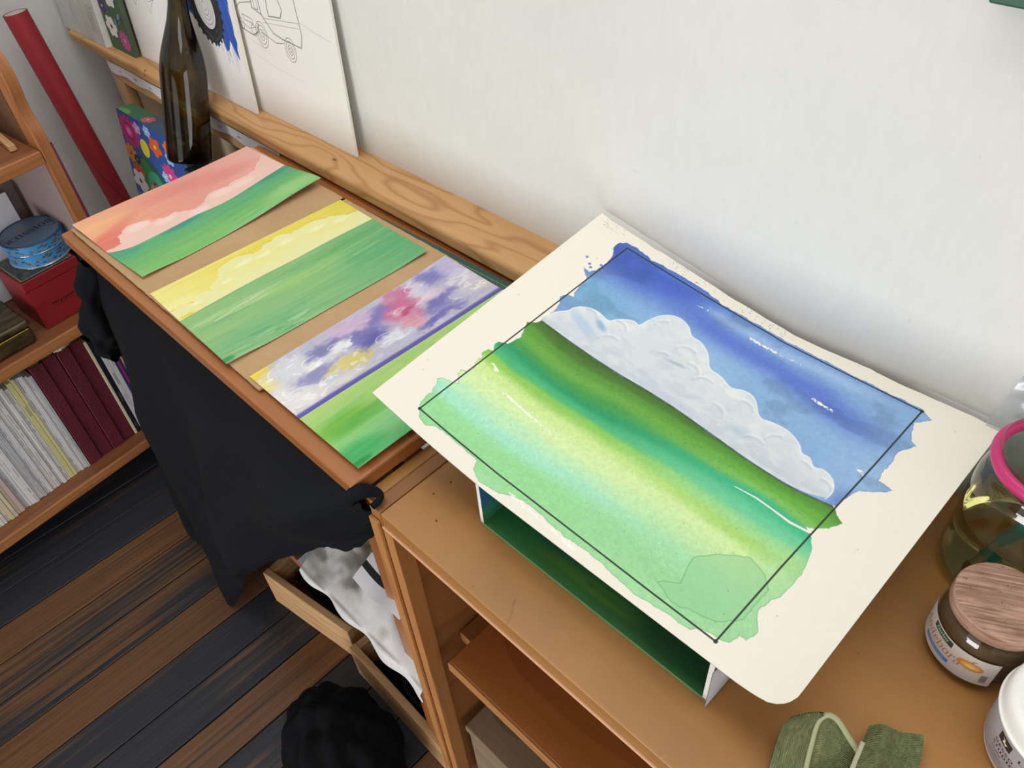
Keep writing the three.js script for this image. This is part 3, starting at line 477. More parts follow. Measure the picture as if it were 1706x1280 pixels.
{ // pink sky
  const c = canvas(AW, AH, (x, w, h) => {
    const g = x.createLinearGradient(0, 0, w, 0); g.addColorStop(0, '#f0b184'); g.addColorStop(0.25, '#eba486'); g.addColorStop(0.55, '#e79b8c'); g.addColorStop(1, '#eeb4a8'); x.fillStyle = g; x.fillRect(0, 0, w, h);
    blob(x, 60, 330, 130, 90, [226, 112, 98], 0.85, 40, -0.2); blob(x, 150, 240, 140, 40, [230, 126, 108], 0.7, 30, -0.4); blob(x, 120, 120, 160, 40, [246, 190, 130], 0.7, 30); blob(x, 620, 120, 260, 60, [226, 132, 124], 0.6, 40); blob(x, 900, 200, 200, 60, [222, 128, 120], 0.5, 40);
    streaks(x, 120, 0, w, 0, 420, [[240, 170, 150], [222, 128, 116], [244, 186, 150]], 51, 12, 300, 0.2, -0.05);
    const cl = P2([-9, 484, 40, 506, 97, 473, 117, 381, 173, 320, 221, 329, 257, 418, 300, 397, 321, 440, 374, 430, 422, 480, 464, 505, 517, 485, 563, 444, 597, 398, 623, 392, 662, 412, 692, 433, 725, 401, 750, 390, 810, 410, 893, 372, 950, 294, 998, 215, 1016, 209], w, h);
    polyPath(x, cl, true, [[w + 20, 500], [w + 20, h], [-20, h]]); const cg = x.createLinearGradient(0, 0, w, 0); cg.addColorStop(0, '#f3c4b0'); cg.addColorStop(0.5, '#f2c8bc'); cg.addColorStop(1, '#f4d8c8'); x.fillStyle = cg; x.fill();
    scallop(x, cl.map(([a, b]) => [a, b + 16]), 20, 40, '#f2c8ba', 'rgba(206,112,92,0.55)', 55); x.fillStyle = '#f2c8ba'; polyPath(x, cl.map(([a, b]) => [a, b + 22]), true, [[w + 20, 600], [-20, 600]]); x.fill();
    for (const [a, b, s] of [[210, 350, 60], [320, 430, 50], [640, 430, 60], [760, 440, 60], [470, 520, 50]]) blob(x, a / 1000 * w, b / 1000 * h + 30, s * 1.3, s * 0.6, [248, 222, 212], 0.7, 10);
    const gr = P2([-20, 488, 58, 591, 191, 592, 311, 593, 448, 585, 513, 605, 620, 616, 749, 587, 1000, 526, 1020, 520], w, h);
    polyPath(x, gr, true, [[w + 20, h + 20], [-20, h + 20]]); const gg = x.createLinearGradient(0, 400, 0, h); gg.addColorStop(0, '#4fa287'); gg.addColorStop(0.35, '#5fae78'); gg.addColorStop(0.7, '#79b867'); gg.addColorStop(1, '#8cc77a'); x.fillStyle = gg; x.fill();
    x.save(); polyPath(x, gr, true, [[w + 20, h + 20], [-20, h + 20]]); x.clip();
    blob(x, 430, 500, 120, 26, [58, 142, 134], 0.9, 12, -0.05); blob(x, 80, 500, 90, 40, [72, 152, 132], 0.7, 14); blob(x, 1080, 470, 110, 40, [66, 150, 124], 0.8, 16, -0.1);
    streaks(x, 240, 0, w, 480, h, [[92, 178, 104], [132, 200, 120], [70, 158, 108], [150, 208, 130]], 52, 14, 380, 0.22, -0.02);
    blob(x, 1050, 720, 180, 60, [170, 214, 140], 0.6, 30); blob(x, 300, 780, 260, 30, [110, 186, 84], 0.6, 20); x.restore();
    paperNoise(x, w, h, 13, 8);
  });
  a4('landscape_painting', 'landscape painting of a pink sky over green hills on the desk', -1.080, 0.2385, 0.040, canvasTex(c), (s, t) => 0.0004 + 0.011 * Math.pow(smooth(0.3, 1, s) * smooth(0.35, 1, t), 1.5) + 0.005 * smooth(0.7, 0, s) * smooth(0.6, 0, t) + 0.004 * smooth(0.25, 0, s) * smooth(0.5, 1, t));
}
{ // yellow sky
  const c = canvas(AW, AH, (x, w, h) => {
    const g = x.createLinearGradient(0, 0, w, 0); g.addColorStop(0, '#efe68e'); g.addColorStop(0.4, '#ecdf6c'); g.addColorStop(1, '#e0d050'); x.fillStyle = g; x.fillRect(0, 0, w, h);
    blob(x, 60, 200, 100, 50, [244, 238, 170], 0.7, 30); blob(x, 120, 260, 120, 22, [232, 200, 70], 0.8, 16, 0.1); blob(x, 600, 60, 300, 30, [228, 208, 70], 0.7, 24); blob(x, 1000, 130, 170, 26, [232, 196, 60], 0.8, 16, 0.2);
    streaks(x, 90, 0, w, 0, 300, [[246, 236, 130], [226, 206, 70]], 61, 10, 300, 0.25, 0);
    const cl = P2([-20, 280, 2, 292, 63, 300, 114, 316, 150, 285, 158, 271, 205, 290, 235, 262, 245, 232, 279, 207, 300, 150, 329, 100, 387, 78, 446, 130, 504, 158, 525, 110, 551, 87, 614, 70, 666, 150, 700, 112, 726, 105, 784, 110, 832, 112, 892, 150, 926, 215, 983, 230, 1020, 240], w, h);
    x.save(); x.filter = 'blur(4px)'; polyPath(x, cl); x.strokeStyle = 'rgba(226,156,30,0.75)'; x.lineWidth = 12; x.stroke(); x.restore();
    scallop(x, cl.map(([a, b]) => [a, b + 16]), 24, 52, '#eae8a6', 'rgba(250,248,222,0.9)', 65); polyPath(x, cl.map(([a, b]) => [a, b + 18]), true, [[w + 20, h], [-20, h]]); x.fillStyle = '#eae8a6'; x.fill();
    for (const [a, b, s] of [[380, 200, 90], [480, 220, 80], [600, 200, 90], [260, 300, 60], [760, 220, 90], [880, 260, 80], [90, 360, 60]]) { blob(x, a / 1000 * w, b / 1000 * h, s, s * 0.5, [236, 230, 148], 0.8, 14); blob(x, a / 1000 * w + 20, b / 1000 * h - 30, s * 0.6, s * 0.2, [250, 248, 214], 0.6, 8); }
    blob(x, 50, 320, 40, 12, [232, 206, 70], 0.9, 6);
    const gr = P2([-20, 420, 5, 418, 217, 395, 403, 386, 574, 393, 761, 382, 983, 390, 1020, 390], w, h);
    polyPath(x, gr, true, [[w + 20, h + 20], [-20, h + 20]]); const gg = x.createLinearGradient(0, 300, w, h); gg.addColorStop(0, '#90bd7c'); gg.addColorStop(0.5, '#88bb7c'); gg.addColorStop(1, '#5faa74'); x.fillStyle = gg; x.fill();
    x.save(); polyPath(x, gr, true, [[w + 20, h + 20], [-20, h + 20]]); x.clip();
    blob(x, 900, 400, 300, 40, [100, 170, 98], 0.8, 30); blob(x, 1050, 560, 200, 140, [86, 166, 108], 0.6, 40); blob(x, 600, 480, 260, 60, [162, 202, 116], 0.6, 30); blob(x, 200, 440, 240, 24, [176, 206, 140], 0.6, 16); blob(x, 260, 700, 300, 90, [108, 178, 124], 0.6, 40);
    streaks(x, 300, 0, w, 320, h, [[128, 184, 110], [96, 166, 104], [164, 202, 134], [84, 156, 104], [176, 208, 120]], 62, 14, 420, 0.25, 0.0);
    pencil(x, [[120, 470], [300, 445], [420, 432]], 7, 0.6, [226, 232, 200]); streaks(x, 26, 60, 520, 420, 480, [[232, 238, 214]], 63, 3, 160, 0.5, -0.06);
    streaks(x, 40, 0, 500, 700, 800, [[206, 228, 196], [60, 146, 92]], 64, 8, 120, 0.4, 0); blob(x, 16, 786, 40, 18, [46, 140, 74], 0.8, 6); x.restore();
    polyPath(x, gr); x.strokeStyle = 'rgba(92,150,70,0.7)'; x.lineWidth = 4; x.stroke(); paperNoise(x, w, h, 14, 8);
  });
  a4('landscape_painting', 'landscape painting of a yellow sky with cream clouds over a green field', -0.83, 0.247, -0.030, canvasTex(c), (s, t) => 0.0004 + 0.0035 * smooth(0.25, 0, s) * smooth(0.2, 1, t) + 0.003 * smooth(0.8, 1, s) * smooth(0.3, 1, t));
}
{ // violet sky
  const c = canvas(AW, AH, (x, w, h) => {
    // cloud masses: [along, down, radii, colour], blended with brushed, wandering edges
    const R = [[0, 15, 70, 60, 244, 212, 66], [20, 150, 50, 60, 236, 222, 136], [110, 130, 90, 80, 214, 216, 220], [60, 330, 90, 110, 232, 228, 222], [180, 410, 140, 46, 222, 216, 214], [290, 135, 70, 50, 124, 122, 176], [160, 275, 90, 40, 142, 140, 188], [455, 270, 60, 80, 92, 88, 168], [545, 140, 70, 60, 124, 114, 182], [400, 205, 40, 40, 120, 116, 180], [860, 100, 90, 60, 124, 118, 186], [790, 320, 80, 60, 110, 106, 180], [700, 425, 100, 26, 110, 104, 176], [420, 85, 80, 50, 206, 176, 208], [490, 120, 50, 40, 212, 186, 206], [215, 190, 50, 40, 240, 238, 236], [320, 190, 40, 36, 240, 240, 236], [485, 350, 50, 50, 236, 236, 236], [530, 395, 50, 36, 204, 204, 218], [300, 320, 80, 34, 220, 206, 120], [350, 355, 70, 28, 214, 200, 108], [645, 190, 66, 110, 204, 104, 142], [690, 70, 50, 50, 200, 118, 156], [620, 335, 50, 60, 222, 158, 174], [655, 250, 35, 20, 172, 58, 100], [628, 215, 26, 38, 240, 228, 232], [752, 240, 50, 60, 228, 206, 218], [770, 100, 46, 60, 226, 216, 228], [860, 345, 60, 46, 206, 204, 214], [940, 280, 70, 80, 208, 202, 212], [960, 110, 60, 70, 194, 186, 216], [1000, 405, 90, 36, 214, 208, 204], [210, 370, 46, 30, 206, 208, 226]];
    { const im = x.createImageData(w, h), d = im.data, hh = h * 0.56 | 0;
      for (let jy = 0; jy < hh; jy++) for (let ix = 0; ix < w; ix++) {
        const S0 = ix / w * 1000, T0 = jy / h * 1000; const S1 = S0 + 90 * (fbm(S0 * 0.012, T0 * 0.012, 3, 821) - 0.5) + 26 * (vn(S0 * 0.06, T0 * 0.06, 825) - 0.5), T1 = T0 + 90 * (fbm(S0 * 0.012 + 30, T0 * 0.012, 3, 821) - 0.5) + 26 * (vn(S0 * 0.06 + 9, T0 * 0.06, 825) - 0.5);
        let a = 0.06 * 190, b = 0.06 * 186, c = 0.06 * 206, k = 0.06; for (const q of R) { const dx = (S1 - q[0]) / q[2], dy = (T1 - q[1]) / q[3], e = dx * dx + dy * dy; if (e < 6) { const g = Math.exp(-e * 1.9); a += g * q[4]; b += g * q[5]; c += g * q[6]; k += g; } }
        const br = 1 + 0.10 * (fbm(S0 * 0.03, T0 * 0.09, 3, 829) - 0.5), m = (jy * w + ix) * 4; const hl = smooth(0.60, 0.70, fbm(S1 * 0.022, T1 * 0.03, 3, 833)) * smooth(170, 215, b / k) * 0.6;
        d[m] = clamp(mix(a / k * br, 250, hl), 0, 255); d[m + 1] = clamp(mix(b / k * br, 250, hl), 0, 255); d[m + 2] = clamp(mix(c / k * br, 250, hl), 0, 255); d[m + 3] = 255;
      } x.putImageData(im, 0, 0); }
    for (const [a, b, r0, q0, q1] of [[215, 175, 60, 3.1, 4.9], [320, 170, 40, 3.3, 5.6], [485, 330, 52, 2.9, 5.2], [628, 200, 30, 2.6, 5.4], [200, 370, 52, 2.9, 5.6], [80, 340, 60, 3.4, 5.6], [865, 350, 56, 1.7, 3.5], [765, 90, 50, 2.2, 4.2], [110, 110, 80, 2.6, 4.2]]) for (const [wd, al] of [[9, 0.18], [3.5, 0.5]]) { x.strokeStyle = `rgba(252,252,252,${al})`; x.lineWidth = wd; x.lineCap = 'round'; x.beginPath(); x.ellipse(a / 1000 * w, b / 1000 * h, r0, r0 * 0.62, 0.2, q0, q1); x.stroke(); }
    const hz = P2([-20, 492, 196, 498, 432, 512, 693, 522, 1020, 530], w, h);
    x.save(); x.filter = 'blur(5px)'; polyPath(x, hz.map(([a, b]) => [a, b - 12])); x.strokeStyle = 'rgba(86,80,164,0.95)'; x.lineWidth = 30; x.stroke(); x.restore();
    polyPath(x, hz, true, [[w + 20, h + 20], [-20, h + 20]]); const gg = x.createLinearGradient(0, 400, 0, h); gg.addColorStop(0, '#b2d07c'); gg.addColorStop(0.4, '#9cca66'); gg.addColorStop(0.75, '#86cb82'); gg.addColorStop(1, '#5fbe74'); x.fillStyle = gg; x.fill();
    x.save(); polyPath(x, hz, true, [[w + 20, h + 20], [-20, h + 20]]); x.clip();
    blob(x, 120, 560, 140, 60, [104, 176, 52], 0.85, 26); blob(x, 240, 590, 200, 30, [84, 168, 66], 0.7, 16, -0.1); blob(x, 60, 740, 130, 60, [44, 166, 84], 0.8, 24); blob(x, 400, 690, 260, 50, [136, 210, 142], 0.7, 26); blob(x, 700, 480, 300, 26, [176, 208, 120], 0.8, 14); blob(x, 500, 610, 260, 12, [70, 166, 70], 0.6, 8, -0.05);
    streaks(x, 160, 0, w, 430, h, [[140, 204, 96], [110, 192, 90], [160, 214, 130], [88, 190, 110]], 72, 14, 360, 0.22, 0); blob(x, 20, 790, 60, 16, [20, 140, 60], 0.8, 6); x.restore();
    pencil(x, hz.map(([a, b]) => [a, b - 3]), 4, 0.7, [66, 60, 140]); paperNoise(x, w, h, 15, 8);
  });
  a4('landscape_painting', 'landscape painting of violet and pink clouds over a light green meadow', -0.5965, 0.2425, 0.0, canvasTex(c), (s, t) => 0.0004 + 0.003 * smooth(0.75, 1, s) * smooth(0.5, 0, t));
}

// ───────────────────────── black cloth hung under the desk edge ─────────────────────────
{
  const g = thing('black_cloth', 'black cloth hanging from the desk edge down to the floor', 'cloth', [-0.84, 0, 0.42]);
  const curve = (p) => new THREE.CatmullRomCurve3(p.map((q) => V(q[0] + 0.84, q[1], q[2] - 0.42)), false, 'centripetal');
  const top = curve([[-1.176, 0.748, 0.402], [-1.0, 0.748, 0.402], [-0.8, 0.748, 0.402], [-0.6, 0.748, 0.402], [-0.478, 0.746, 0.408]]);
  const left = curve([[-1.176, 0.748, 0.402], [-1.128, 0.6, 0.421], [-1.16, 0.46, 0.43], [-1.215, 0.31, 0.437], [-1.25, 0.13, 0.447], [-1.268, 0.006, 0.455]]);
  const bot = curve([[-1.268, 0.006, 0.455], [-1.2, 0.007, 0.466], [-1.13, 0.009, 0.47], [-1.035, 0.006, 0.482], [-0.985, 0.08, 0.462], [-0.925, 0.185, 0.448], [-0.8, 0.35, 0.436], [-0.68, 0.47, 0.428], [-0.585, 0.575, 0.424], [-0.515, 0.64, 0.42], [-0.462, 0.716, 0.416]]);
  const right = curve([[-0.478, 0.746, 0.408], [-0.47, 0.732, 0.412], [-0.462, 0.716, 0.416]]);
  const c00 = top.getPoint(0), c10 = top.getPoint(1), c01 = bot.getPoint(0), c11 = bot.getPoint(1);
  const f = (u, v) => {
    const t = top.getPoint(u), b = bot.getPoint(u), l = left.getPoint(v), r = right.getPoint(v);
    const p = t.multiplyScalar(1 - v).addScaledVector(b, v).addScaledVector(l, 1 - u).addScaledVector(r, u);
    p.addScaledVector(c00, -(1 - u) * (1 - v)).addScaledVector(c10, -u * (1 - v)).addScaledVector(c01, -(1 - u) * v).addScaledVector(c11, -u * v);
    const a = Math.min(1, v * 3) * Math.min(1, u * 6 + 0.3);
    const k = 0.014 * Math.sin(u * 9 + v * 3 + 0.5) + 0.010 * Math.sin(u * 21 - v * 4) + 0.012 * (fbm(u * 5, v * 5, 3, 501) - 0.5) + 0.03 * Math.sin(v * Math.PI) * Math.sin(u * Math.PI);
    p.z += a * k * (v > 0.93 ? 1 - 0.3 * (v - 0.93) / 0.07 : 1); const e = smooth(0.9, 1, v); p.y += e * 0.008 * (fbm(u * 40, 1, 2, 505) - 0.35); p.x += smooth(0.08, 0, u) * 0.006 * (fbm(v * 30, 2, 2, 507) - 0.5);
    p.y = Math.max(p.y, 0.003); return p;
  };
  const tex = dataTex(512, 512, (u, v) => { const k = fbm(u * 5, v * 5, 4, 511, 5, 5), s = vn(u * 300, v * 300, 515, 300, 300), d = vn(u * 110, v * 110, 517, 110, 110); const c = 19 + 10 * (k - 0.5) + 4 * (s - 0.5); if (d > 0.996) return [150, 150, 150]; return [c, c + 2, c + 6]; });
  const m = phys({ map: tex, roughness: 0.9, specularIntensity: 0.3 });
  const g1 = sheet(f, 90, 90, 0.0016, (u, v) => [u, v]);
  mesh('drape', g1, [m, m], g);
  const m2 = phys({ color: 0x121418, roughness: 0.9, specularIntensity: 0.3 });
  const loc = (p) => [p[0] + 0.84, p[1], p[2] - 0.42];
  mesh('sleeve', taper([[-1.125, 0.742, 0.404], [-1.128, 0.722, 0.414], [-1.14, 0.685, 0.421], [-1.165, 0.632, 0.424], [-1.195, 0.58, 0.424], [-1.208, 0.553, 0.424], [-1.206, 0.538, 0.424], [-1.19, 0.534, 0.424]].map(loc), (t) => 0.013 + 0.008 * Math.sin(t * 2.6) + 0.004 * Math.sin(t * 14) - 0.012 * smooth(0.9, 1, t), 50, 20, (t, a) => 1 + 0.2 * Math.sin(a * 3 + t * 9) * Math.min(1, t * 4) + 0.1 * Math.sin(a * 5 - t * 17)), m2, g);
  mesh('tail', taper([[-0.49, 0.742, 0.414], [-0.487, 0.757, 0.412], [-0.48, 0.762, 0.403], [-0.472, 0.7595, 0.394], [-0.465, 0.7575, 0.392], [-0.461, 0.757, 0.399], [-0.461, 0.7565, 0.406]].map(loc), (t) => 0.0035 + 0.0045 * Math.sin(Math.min(1, t * 1.3) * Math.PI), 40, 12), m2, g);
}

// ───────────────────────── the cabinet on the right ─────────────────────────
const CX0 = -0.471, CX1 = 0.62, CZ = 0.404;
{
  const g = thing('open_cabinet', 'open fronted brown wooden cabinet with a worn work top', 'cabinet', [0.075, 0, 0.2]);
  const R = (x0, y0, z0, x1, y1, z1, ...a) => rb(x0 - 0.075, y0, z0 - 0.2, x1 - 0.075, y1, z1 - 0.2, ...a);
  const wt = mesh('worktop', R(-0.4535, 0.731, 0.012, CX1 - 0.018, 0.75, CZ, 0.0018, 'x', 0.9, 0.6, 2), M.counterWood, g);
  mesh('edge_strip', R(-0.4535, 0.7275, CZ - 0.012, CX1 - 0.018, 0.7308, CZ + 0.0022, 0.0012, 'x', 0.6, 0.3, 3), M.paleEdge, wt);
  mesh('top_batten', R(-0.4862, 0.728, 0.025, CX0 - 0.0003, 0.7492, 0.4, 0.0015, 'z', 0.6, 0.3, 14), M.counterWood, g);
  mesh('side_panel', R(CX0, 0, 0.012, -0.4545, 0.7495, CZ, 0.0015, 'y', 0.8, 0.5, 4), M.cabWood, g);
  mesh('side_panel', R(CX1 - 0.017, 0, 0.012, CX1, 0.7495, CZ, 0.0015, 'y', 0.8, 0.5, 5), M.cabWood, g);
  mesh('stile', R(CX0 + 0.0002, 0, CZ + 0.0003, -0.4565, 0.735, CZ + 0.0043, 0.0008, 'y', 0.5, 0.2, 6), M.cabEdge, g);
  mesh('stile', R(-0.4545, 0, CZ - 0.02, -0.4405, 0.7272, CZ + 0.0008, 0.001, 'y', 0.5, 0.2, 7), M.cabEdge, g);
  const lp = mesh('lining_panel', R(-0.4540, 0.05, 0.03, -0.4425, 0.727, CZ - 0.0205, 0.0005, 'z', 0.8, 0.5, 8), M.cabWood, g);
  const sf = mesh('shelf', R(-0.4135, 0.459, 0.03, CX1 - 0.02, 0.477, 0.39, 0.0012, 'x', 0.8, 0.5, 9), M.shelfWood, g);
  mesh('shelf_edge', R(-0.4135, 0.4595, 0.3902, CX1 - 0.02, 0.4765, 0.3932, 0.001, 'x', 0.6, 0.3, 10), M.cabEdge, sf);
  mesh('shelf_batten', R(-0.4415, 0.438, 0.05, -0.4, 0.4585, 0.35, 0.001, 'z', 0.6, 0.3, 13), M.cabWood, g);
  mesh('bottom_board', R(-0.4535, 0.05, 0.03, CX1 - 0.018, 0.068, CZ - 0.021, 0.0015, 'x', 0.8, 0.5, 11), M.cabWood, g);
  mesh('back_panel', R(-0.4535, 0.0, 0.013, CX1 - 0.018, 0.73, 0.02, 0.0005, 'x', 0.8, 0.5, 12), M.cabWood, g);
  for (const [y, z] of [[0.641, 0.372], [0.511, 0.331], [0.57, 0.35]]) { const h = mesh('peg_hole', new THREE.CylinderGeometry(0.003, 0.003, 0.0012, 14).rotateZ(Math.PI / 2), M.ink, lp); h.position.set(-0.4422 - 0.075, y, z - 0.2); }
  for (const [x, z] of [[-0.432, 0.352], [-0.405, 0.372], [-0.43, 0.33]]) { const h = mesh('nail_head', new THREE.CylinderGeometry(0.0011, 0.0011, 0.0006, 12), std({ color: 0x6b4522 }), wt); h.position.set(x - 0.075, 0.7501, z - 0.2); }
}
{ // grey box on the cabinet floor
  const g = thing('storage_box', 'grey brown wooden box under the cabinet shelf', 'box', [-0.27, 0.0685, 0.27]);
  mesh('body', rb(-0.155, 0, -0.14, 0.155, 0.17, 0.11, 0.003, 'x', 0.5, 0.3, 3), M.oldWood, g); mesh('lid', rb(-0.158, 0.171, -0.143, 0.158, 0.186, 0.113, 0.003, 'x', 0.5, 0.3, 7), M.oldWood, g);
}

// ───────────────────────── diorama box and the large watercolour ─────────────────────────
{
  const g = thing('diorama_box', 'shallow open box painted inside in green and blue under the big watercolour', 'box', [-0.241, 0.7505, 0.345]);
  const W = 0.258, Hh = 0.0712, D = 0.2, t = 0.0042;
  const ground = canvas(1024, 800, (x, w, h) => {
    x.fillStyle = '#37753c'; x.fillRect(0, 0, w, h); blob(x, 330, 620, 200, 80, [28, 92, 112], 0.9, 40, 0.05); blob(x, 620, 600, 260, 70, [26, 84, 112], 0.9, 40); blob(x, 420, 460, 500, 120, [30, 84, 136], 0.95, 40); blob(x, 520, 740, 300, 36, [96, 146, 50], 0.85, 26); blob(x, 120, 720, 120, 80, [48, 128, 66], 0.8, 30); blob(x, 880, 720, 200, 80, [40, 92, 46], 0.85, 30);
    for (const [a, b] of [[420, 440], [500, 420], [560, 430]]) blob(x, a, b, 40, 16, [150, 176, 206], 0.5, 10); streaks(x, 200, 0, w, 0, h, [[40, 120, 50], [26, 90, 80], [90, 140, 50]], 91, 14, 240, 0.25); paperNoise(x, w, h, 16, 10);
  });
  const wall = canvas(512, 256, (x, w, h) => { const q = x.createLinearGradient(0, 0, 0, h); q.addColorStop(0, '#2c6cae'); q.addColorStop(0.55, '#2b77a6'); q.addColorStop(0.75, '#3d8a62'); q.addColorStop(1, '#2f7c3f'); x.fillStyle = q; x.fillRect(0, 0, w, h); streaks(x, 120, 0, w, 0, h, [[40, 110, 170], [60, 140, 190], [46, 120, 90]], 92, 12, 120, 0.3); paperNoise(x, w, h, 17, 10); });
  const mg = std({ map: canvasTex(ground), roughness: 0.6 }), mw = std({ map: canvasTex(wall), roughness: 0.6 }), card = std({ color: 0xc9ccd2, roughness: 0.85 }), rim = std({ color: 0x86b078, roughness: 0.8 });
  const bx = (n, x0, y0, z0, x1, y1, z1, mats) => { const q = new THREE.BoxGeometry(x1 - x0, y1 - y0, z1 - z0); q.translate((x0 + x1) / 2, (y0 + y1) / 2, (z0 + z1) / 2); return mesh(n, q, mats, g); };
  // face order: +x -x +y -y +z -z
  bx('floor_panel', -W / 2, 0, -D, W / 2, t, 0, [card, card, mg, card, rim, card]);
  bx('side_wall', -W / 2, t, -D, -W / 2 + t, Hh - t, 0, [mw, card, card, card, M.white, card]);
  bx('side_wall', W / 2 - t, t, -D, W / 2, Hh - t, 0, [card, mw, card, card, M.white, card]);
  bx('back_wall', -W / 2 + t, t, -D, W / 2 - t, Hh - t, -D + t, [card, card, card, card, mw, card]);
  bx('roof_panel', -W / 2, Hh - t, -D, W / 2, Hh, 0, [card, card, card, mw, card, card]);
  const flap = mesh('paper_flap', sheet((u, v) => V(W / 2 + 0.0012 + 0.002 * u, mix(0.001, 0.058 - 0.02 * u, v), 0.004 - 0.075 * u), 10, 6, 0.0006), [std({ color: 0xd5d6e0 }), std({ color: 0xaab0c0 })], g);
}
{
  const w = 1280, h = 963; const U = (a) => a * w, Vv = (b) => (1 - b) * h; const pts = (a) => { const o = []; for (let i = 0; i < a.length; i += 2) o.push([U(a[i] / 1000), Vv(a[i + 1] / 1000)]); return o; };
  const HZ = [126, 525, 239, 524, 368, 530, 423, 536, 536, 536, 661, 513, 770, 505, 820, 514, 852, 520];
  const BLUE = [124, 528, 127, 575, 121, 611, 107, 637, 114, 659, 134, 665, 122, 678, 118, 718, 116, 744, 87, 776, 105, 775, 116, 796, 117, 843, 112, 885, 97, 909, 94, 929, 108, 956, 137, 960, 190, 951, 248, 962, 299, 964, 347, 964, 388, 954, 484, 962, 596, 961, 692, 952, 800, 947, 865, 945, 891, 924, 869, 888, 884, 827, 898, 818, 878, 773, 883, 741, 883, 678, 885, 657, 914, 652, 907, 638, 870, 603, 859, 554, 855, 524, 820, 514, 770, 505, 661, 513, 536, 536, 423, 536, 368, 530, 239, 524];
  const GREEN = [...HZ, 869, 501, 882, 489, 871, 455, 837, 428, 859, 408, 873, 381, 884, 307, 882, 264, 878, 223, 865, 168, 889, 126, 882, 91, 868, 92, 863, 65, 845, 55, 832, 58, 817, 49, 804, 35, 764, 29, 742, 30, 696, 21, 643, 28, 582, 37, 527, 33, 411, 44, 365, 18, 320, 11, 289, 25, 278, 54, 194, 54, 160, 50, 140, 36, 116, 40, 101, 60, 90, 76, 88, 109, 92, 119, 82, 134, 83, 145, 72, 163, 75, 174, 107, 184, 113, 193, 96, 216, 93, 231, 106, 241, 109, 264, 99, 277, 99, 298, 105, 300, 94, 315, 95, 337, 109, 343, 97, 361, 99, 380, 115, 390, 120, 416, 125, 436, 105, 493, 120, 507];
  const CLOUD = [119, 543, 129, 582, 151, 612, 149, 625, 164, 656, 200, 674, 235, 660, 244, 687, 275, 721, 294, 708, 297, 749, 313, 800, 343, 824, 377, 813, 396, 783, 422, 789, 456, 763, 478, 716, 509, 721, 544, 697, 570, 720, 601, 710, 633, 651, 659, 663, 697, 665, 733, 640, 744, 615, 762, 621, 779, 593, 797, 609, 825, 590, 837, 555, 832, 527];
  const field = (fn, seed) => canvas(w, h, (x) => { const im = x.createImageData(w, h), d = im.data; for (let j = 0; j < h; j++) for (let i = 0; i < w; i++) { const c = fn(i / w, 1 - j / h, i, j), k = (j * w + i) * 4; const gr = 1 + 0.05 * (vn(i * 0.55, j * 0.55, seed) - 0.5) + 0.05 * (vn(i * 0.12, j * 0.12, seed + 1) - 0.5); d[k] = clamp(c[0] * gr, 0, 255); d[k + 1] = clamp(c[1] * gr, 0, 255); d[k + 2] = clamp(c[2] * gr, 0, 255); d[k + 3] = 255; } x.putImageData(im, 0, 0); });
  const rag = (poly, seed) => { const a = pts(poly), o = []; a.forEach((p, i) => { const q = a[(i + 1) % a.length], n = Math.max(2, Math.hypot(q[0] - p[0], q[1] - p[1]) / 5 | 0); for (let k = 0; k < n; k++) { const t = k / n, X = mix(p[0], q[0], t), Y = mix(p[1], q[1], t); o.push([X + 9 * (fbm(X * 0.05, Y * 0.05, 3, seed) - 0.5) + 2.5 * (vn(X * 0.3, Y * 0.3, seed + 3) - 0.5), Y + 9 * (fbm(X * 0.05 + 40, Y * 0.05, 3, seed) - 0.5) + 2.5 * (vn(X * 0.3 + 9, Y * 0.3, seed + 3) - 0.5)]); } }); return o; };
  const mask = (src, poly) => canvas(w, h, (x) => { polyPath(x, rag(poly, 655), false); x.closePath(); x.fillStyle = '#fff'; x.fill(); x.globalCompositeOperation = 'source-in'; x.drawImage(src, 0, 0); });
  const greenL = [[0.0, [168, 222, 166]], [0.06, [152, 216, 150]], [0.115, [150, 216, 148]], [0.165, [166, 228, 196]], [0.205, [188, 232, 186]], [0.25, [212, 236, 170]], [0.295, [204, 230, 148]], [0.335, [140, 198, 84]], [0.362, [70, 176, 116]], [0.395, [34, 150, 96]], [0.425, [66, 152, 70]], [0.46, [104, 166, 64]], [0.495, [88, 148, 50]], [0.52, [70, 116, 36]], [0.54, [60, 100, 30]]];
  const greenR = [[0.0, [164, 218, 162]], [0.08, [154, 212, 152]], [0.15, [164, 220, 168]], [0.22, [196, 230, 166]], [0.27, [208, 234, 164]], [0.305, [170, 214, 112]], [0.335, [156, 216, 142]], [0.37, [106, 202, 152]], [0.41, [58, 182, 132]], [0.432, [124, 188, 90]], [0.46, [102, 172, 60]], [0.495, [82, 144, 44]], [0.52, [64, 110, 30]], [0.54, [56, 96, 26]]];
  const green = field((u, v) => { const wv = v + 0.05 * (fbm(u * 4, v * 9, 4, 601) - 0.5) + 0.012 * Math.sin(u * 7); let c = mix3(ramp(greenL, wv), ramp(greenR, wv), smooth(0.35, 0.75, u)); c = mix3(c, [164, 216, 158], 0.75 * smooth(0.76, 0.88, u) * smooth(0.40, 0.3, v)); return c; }, 611);
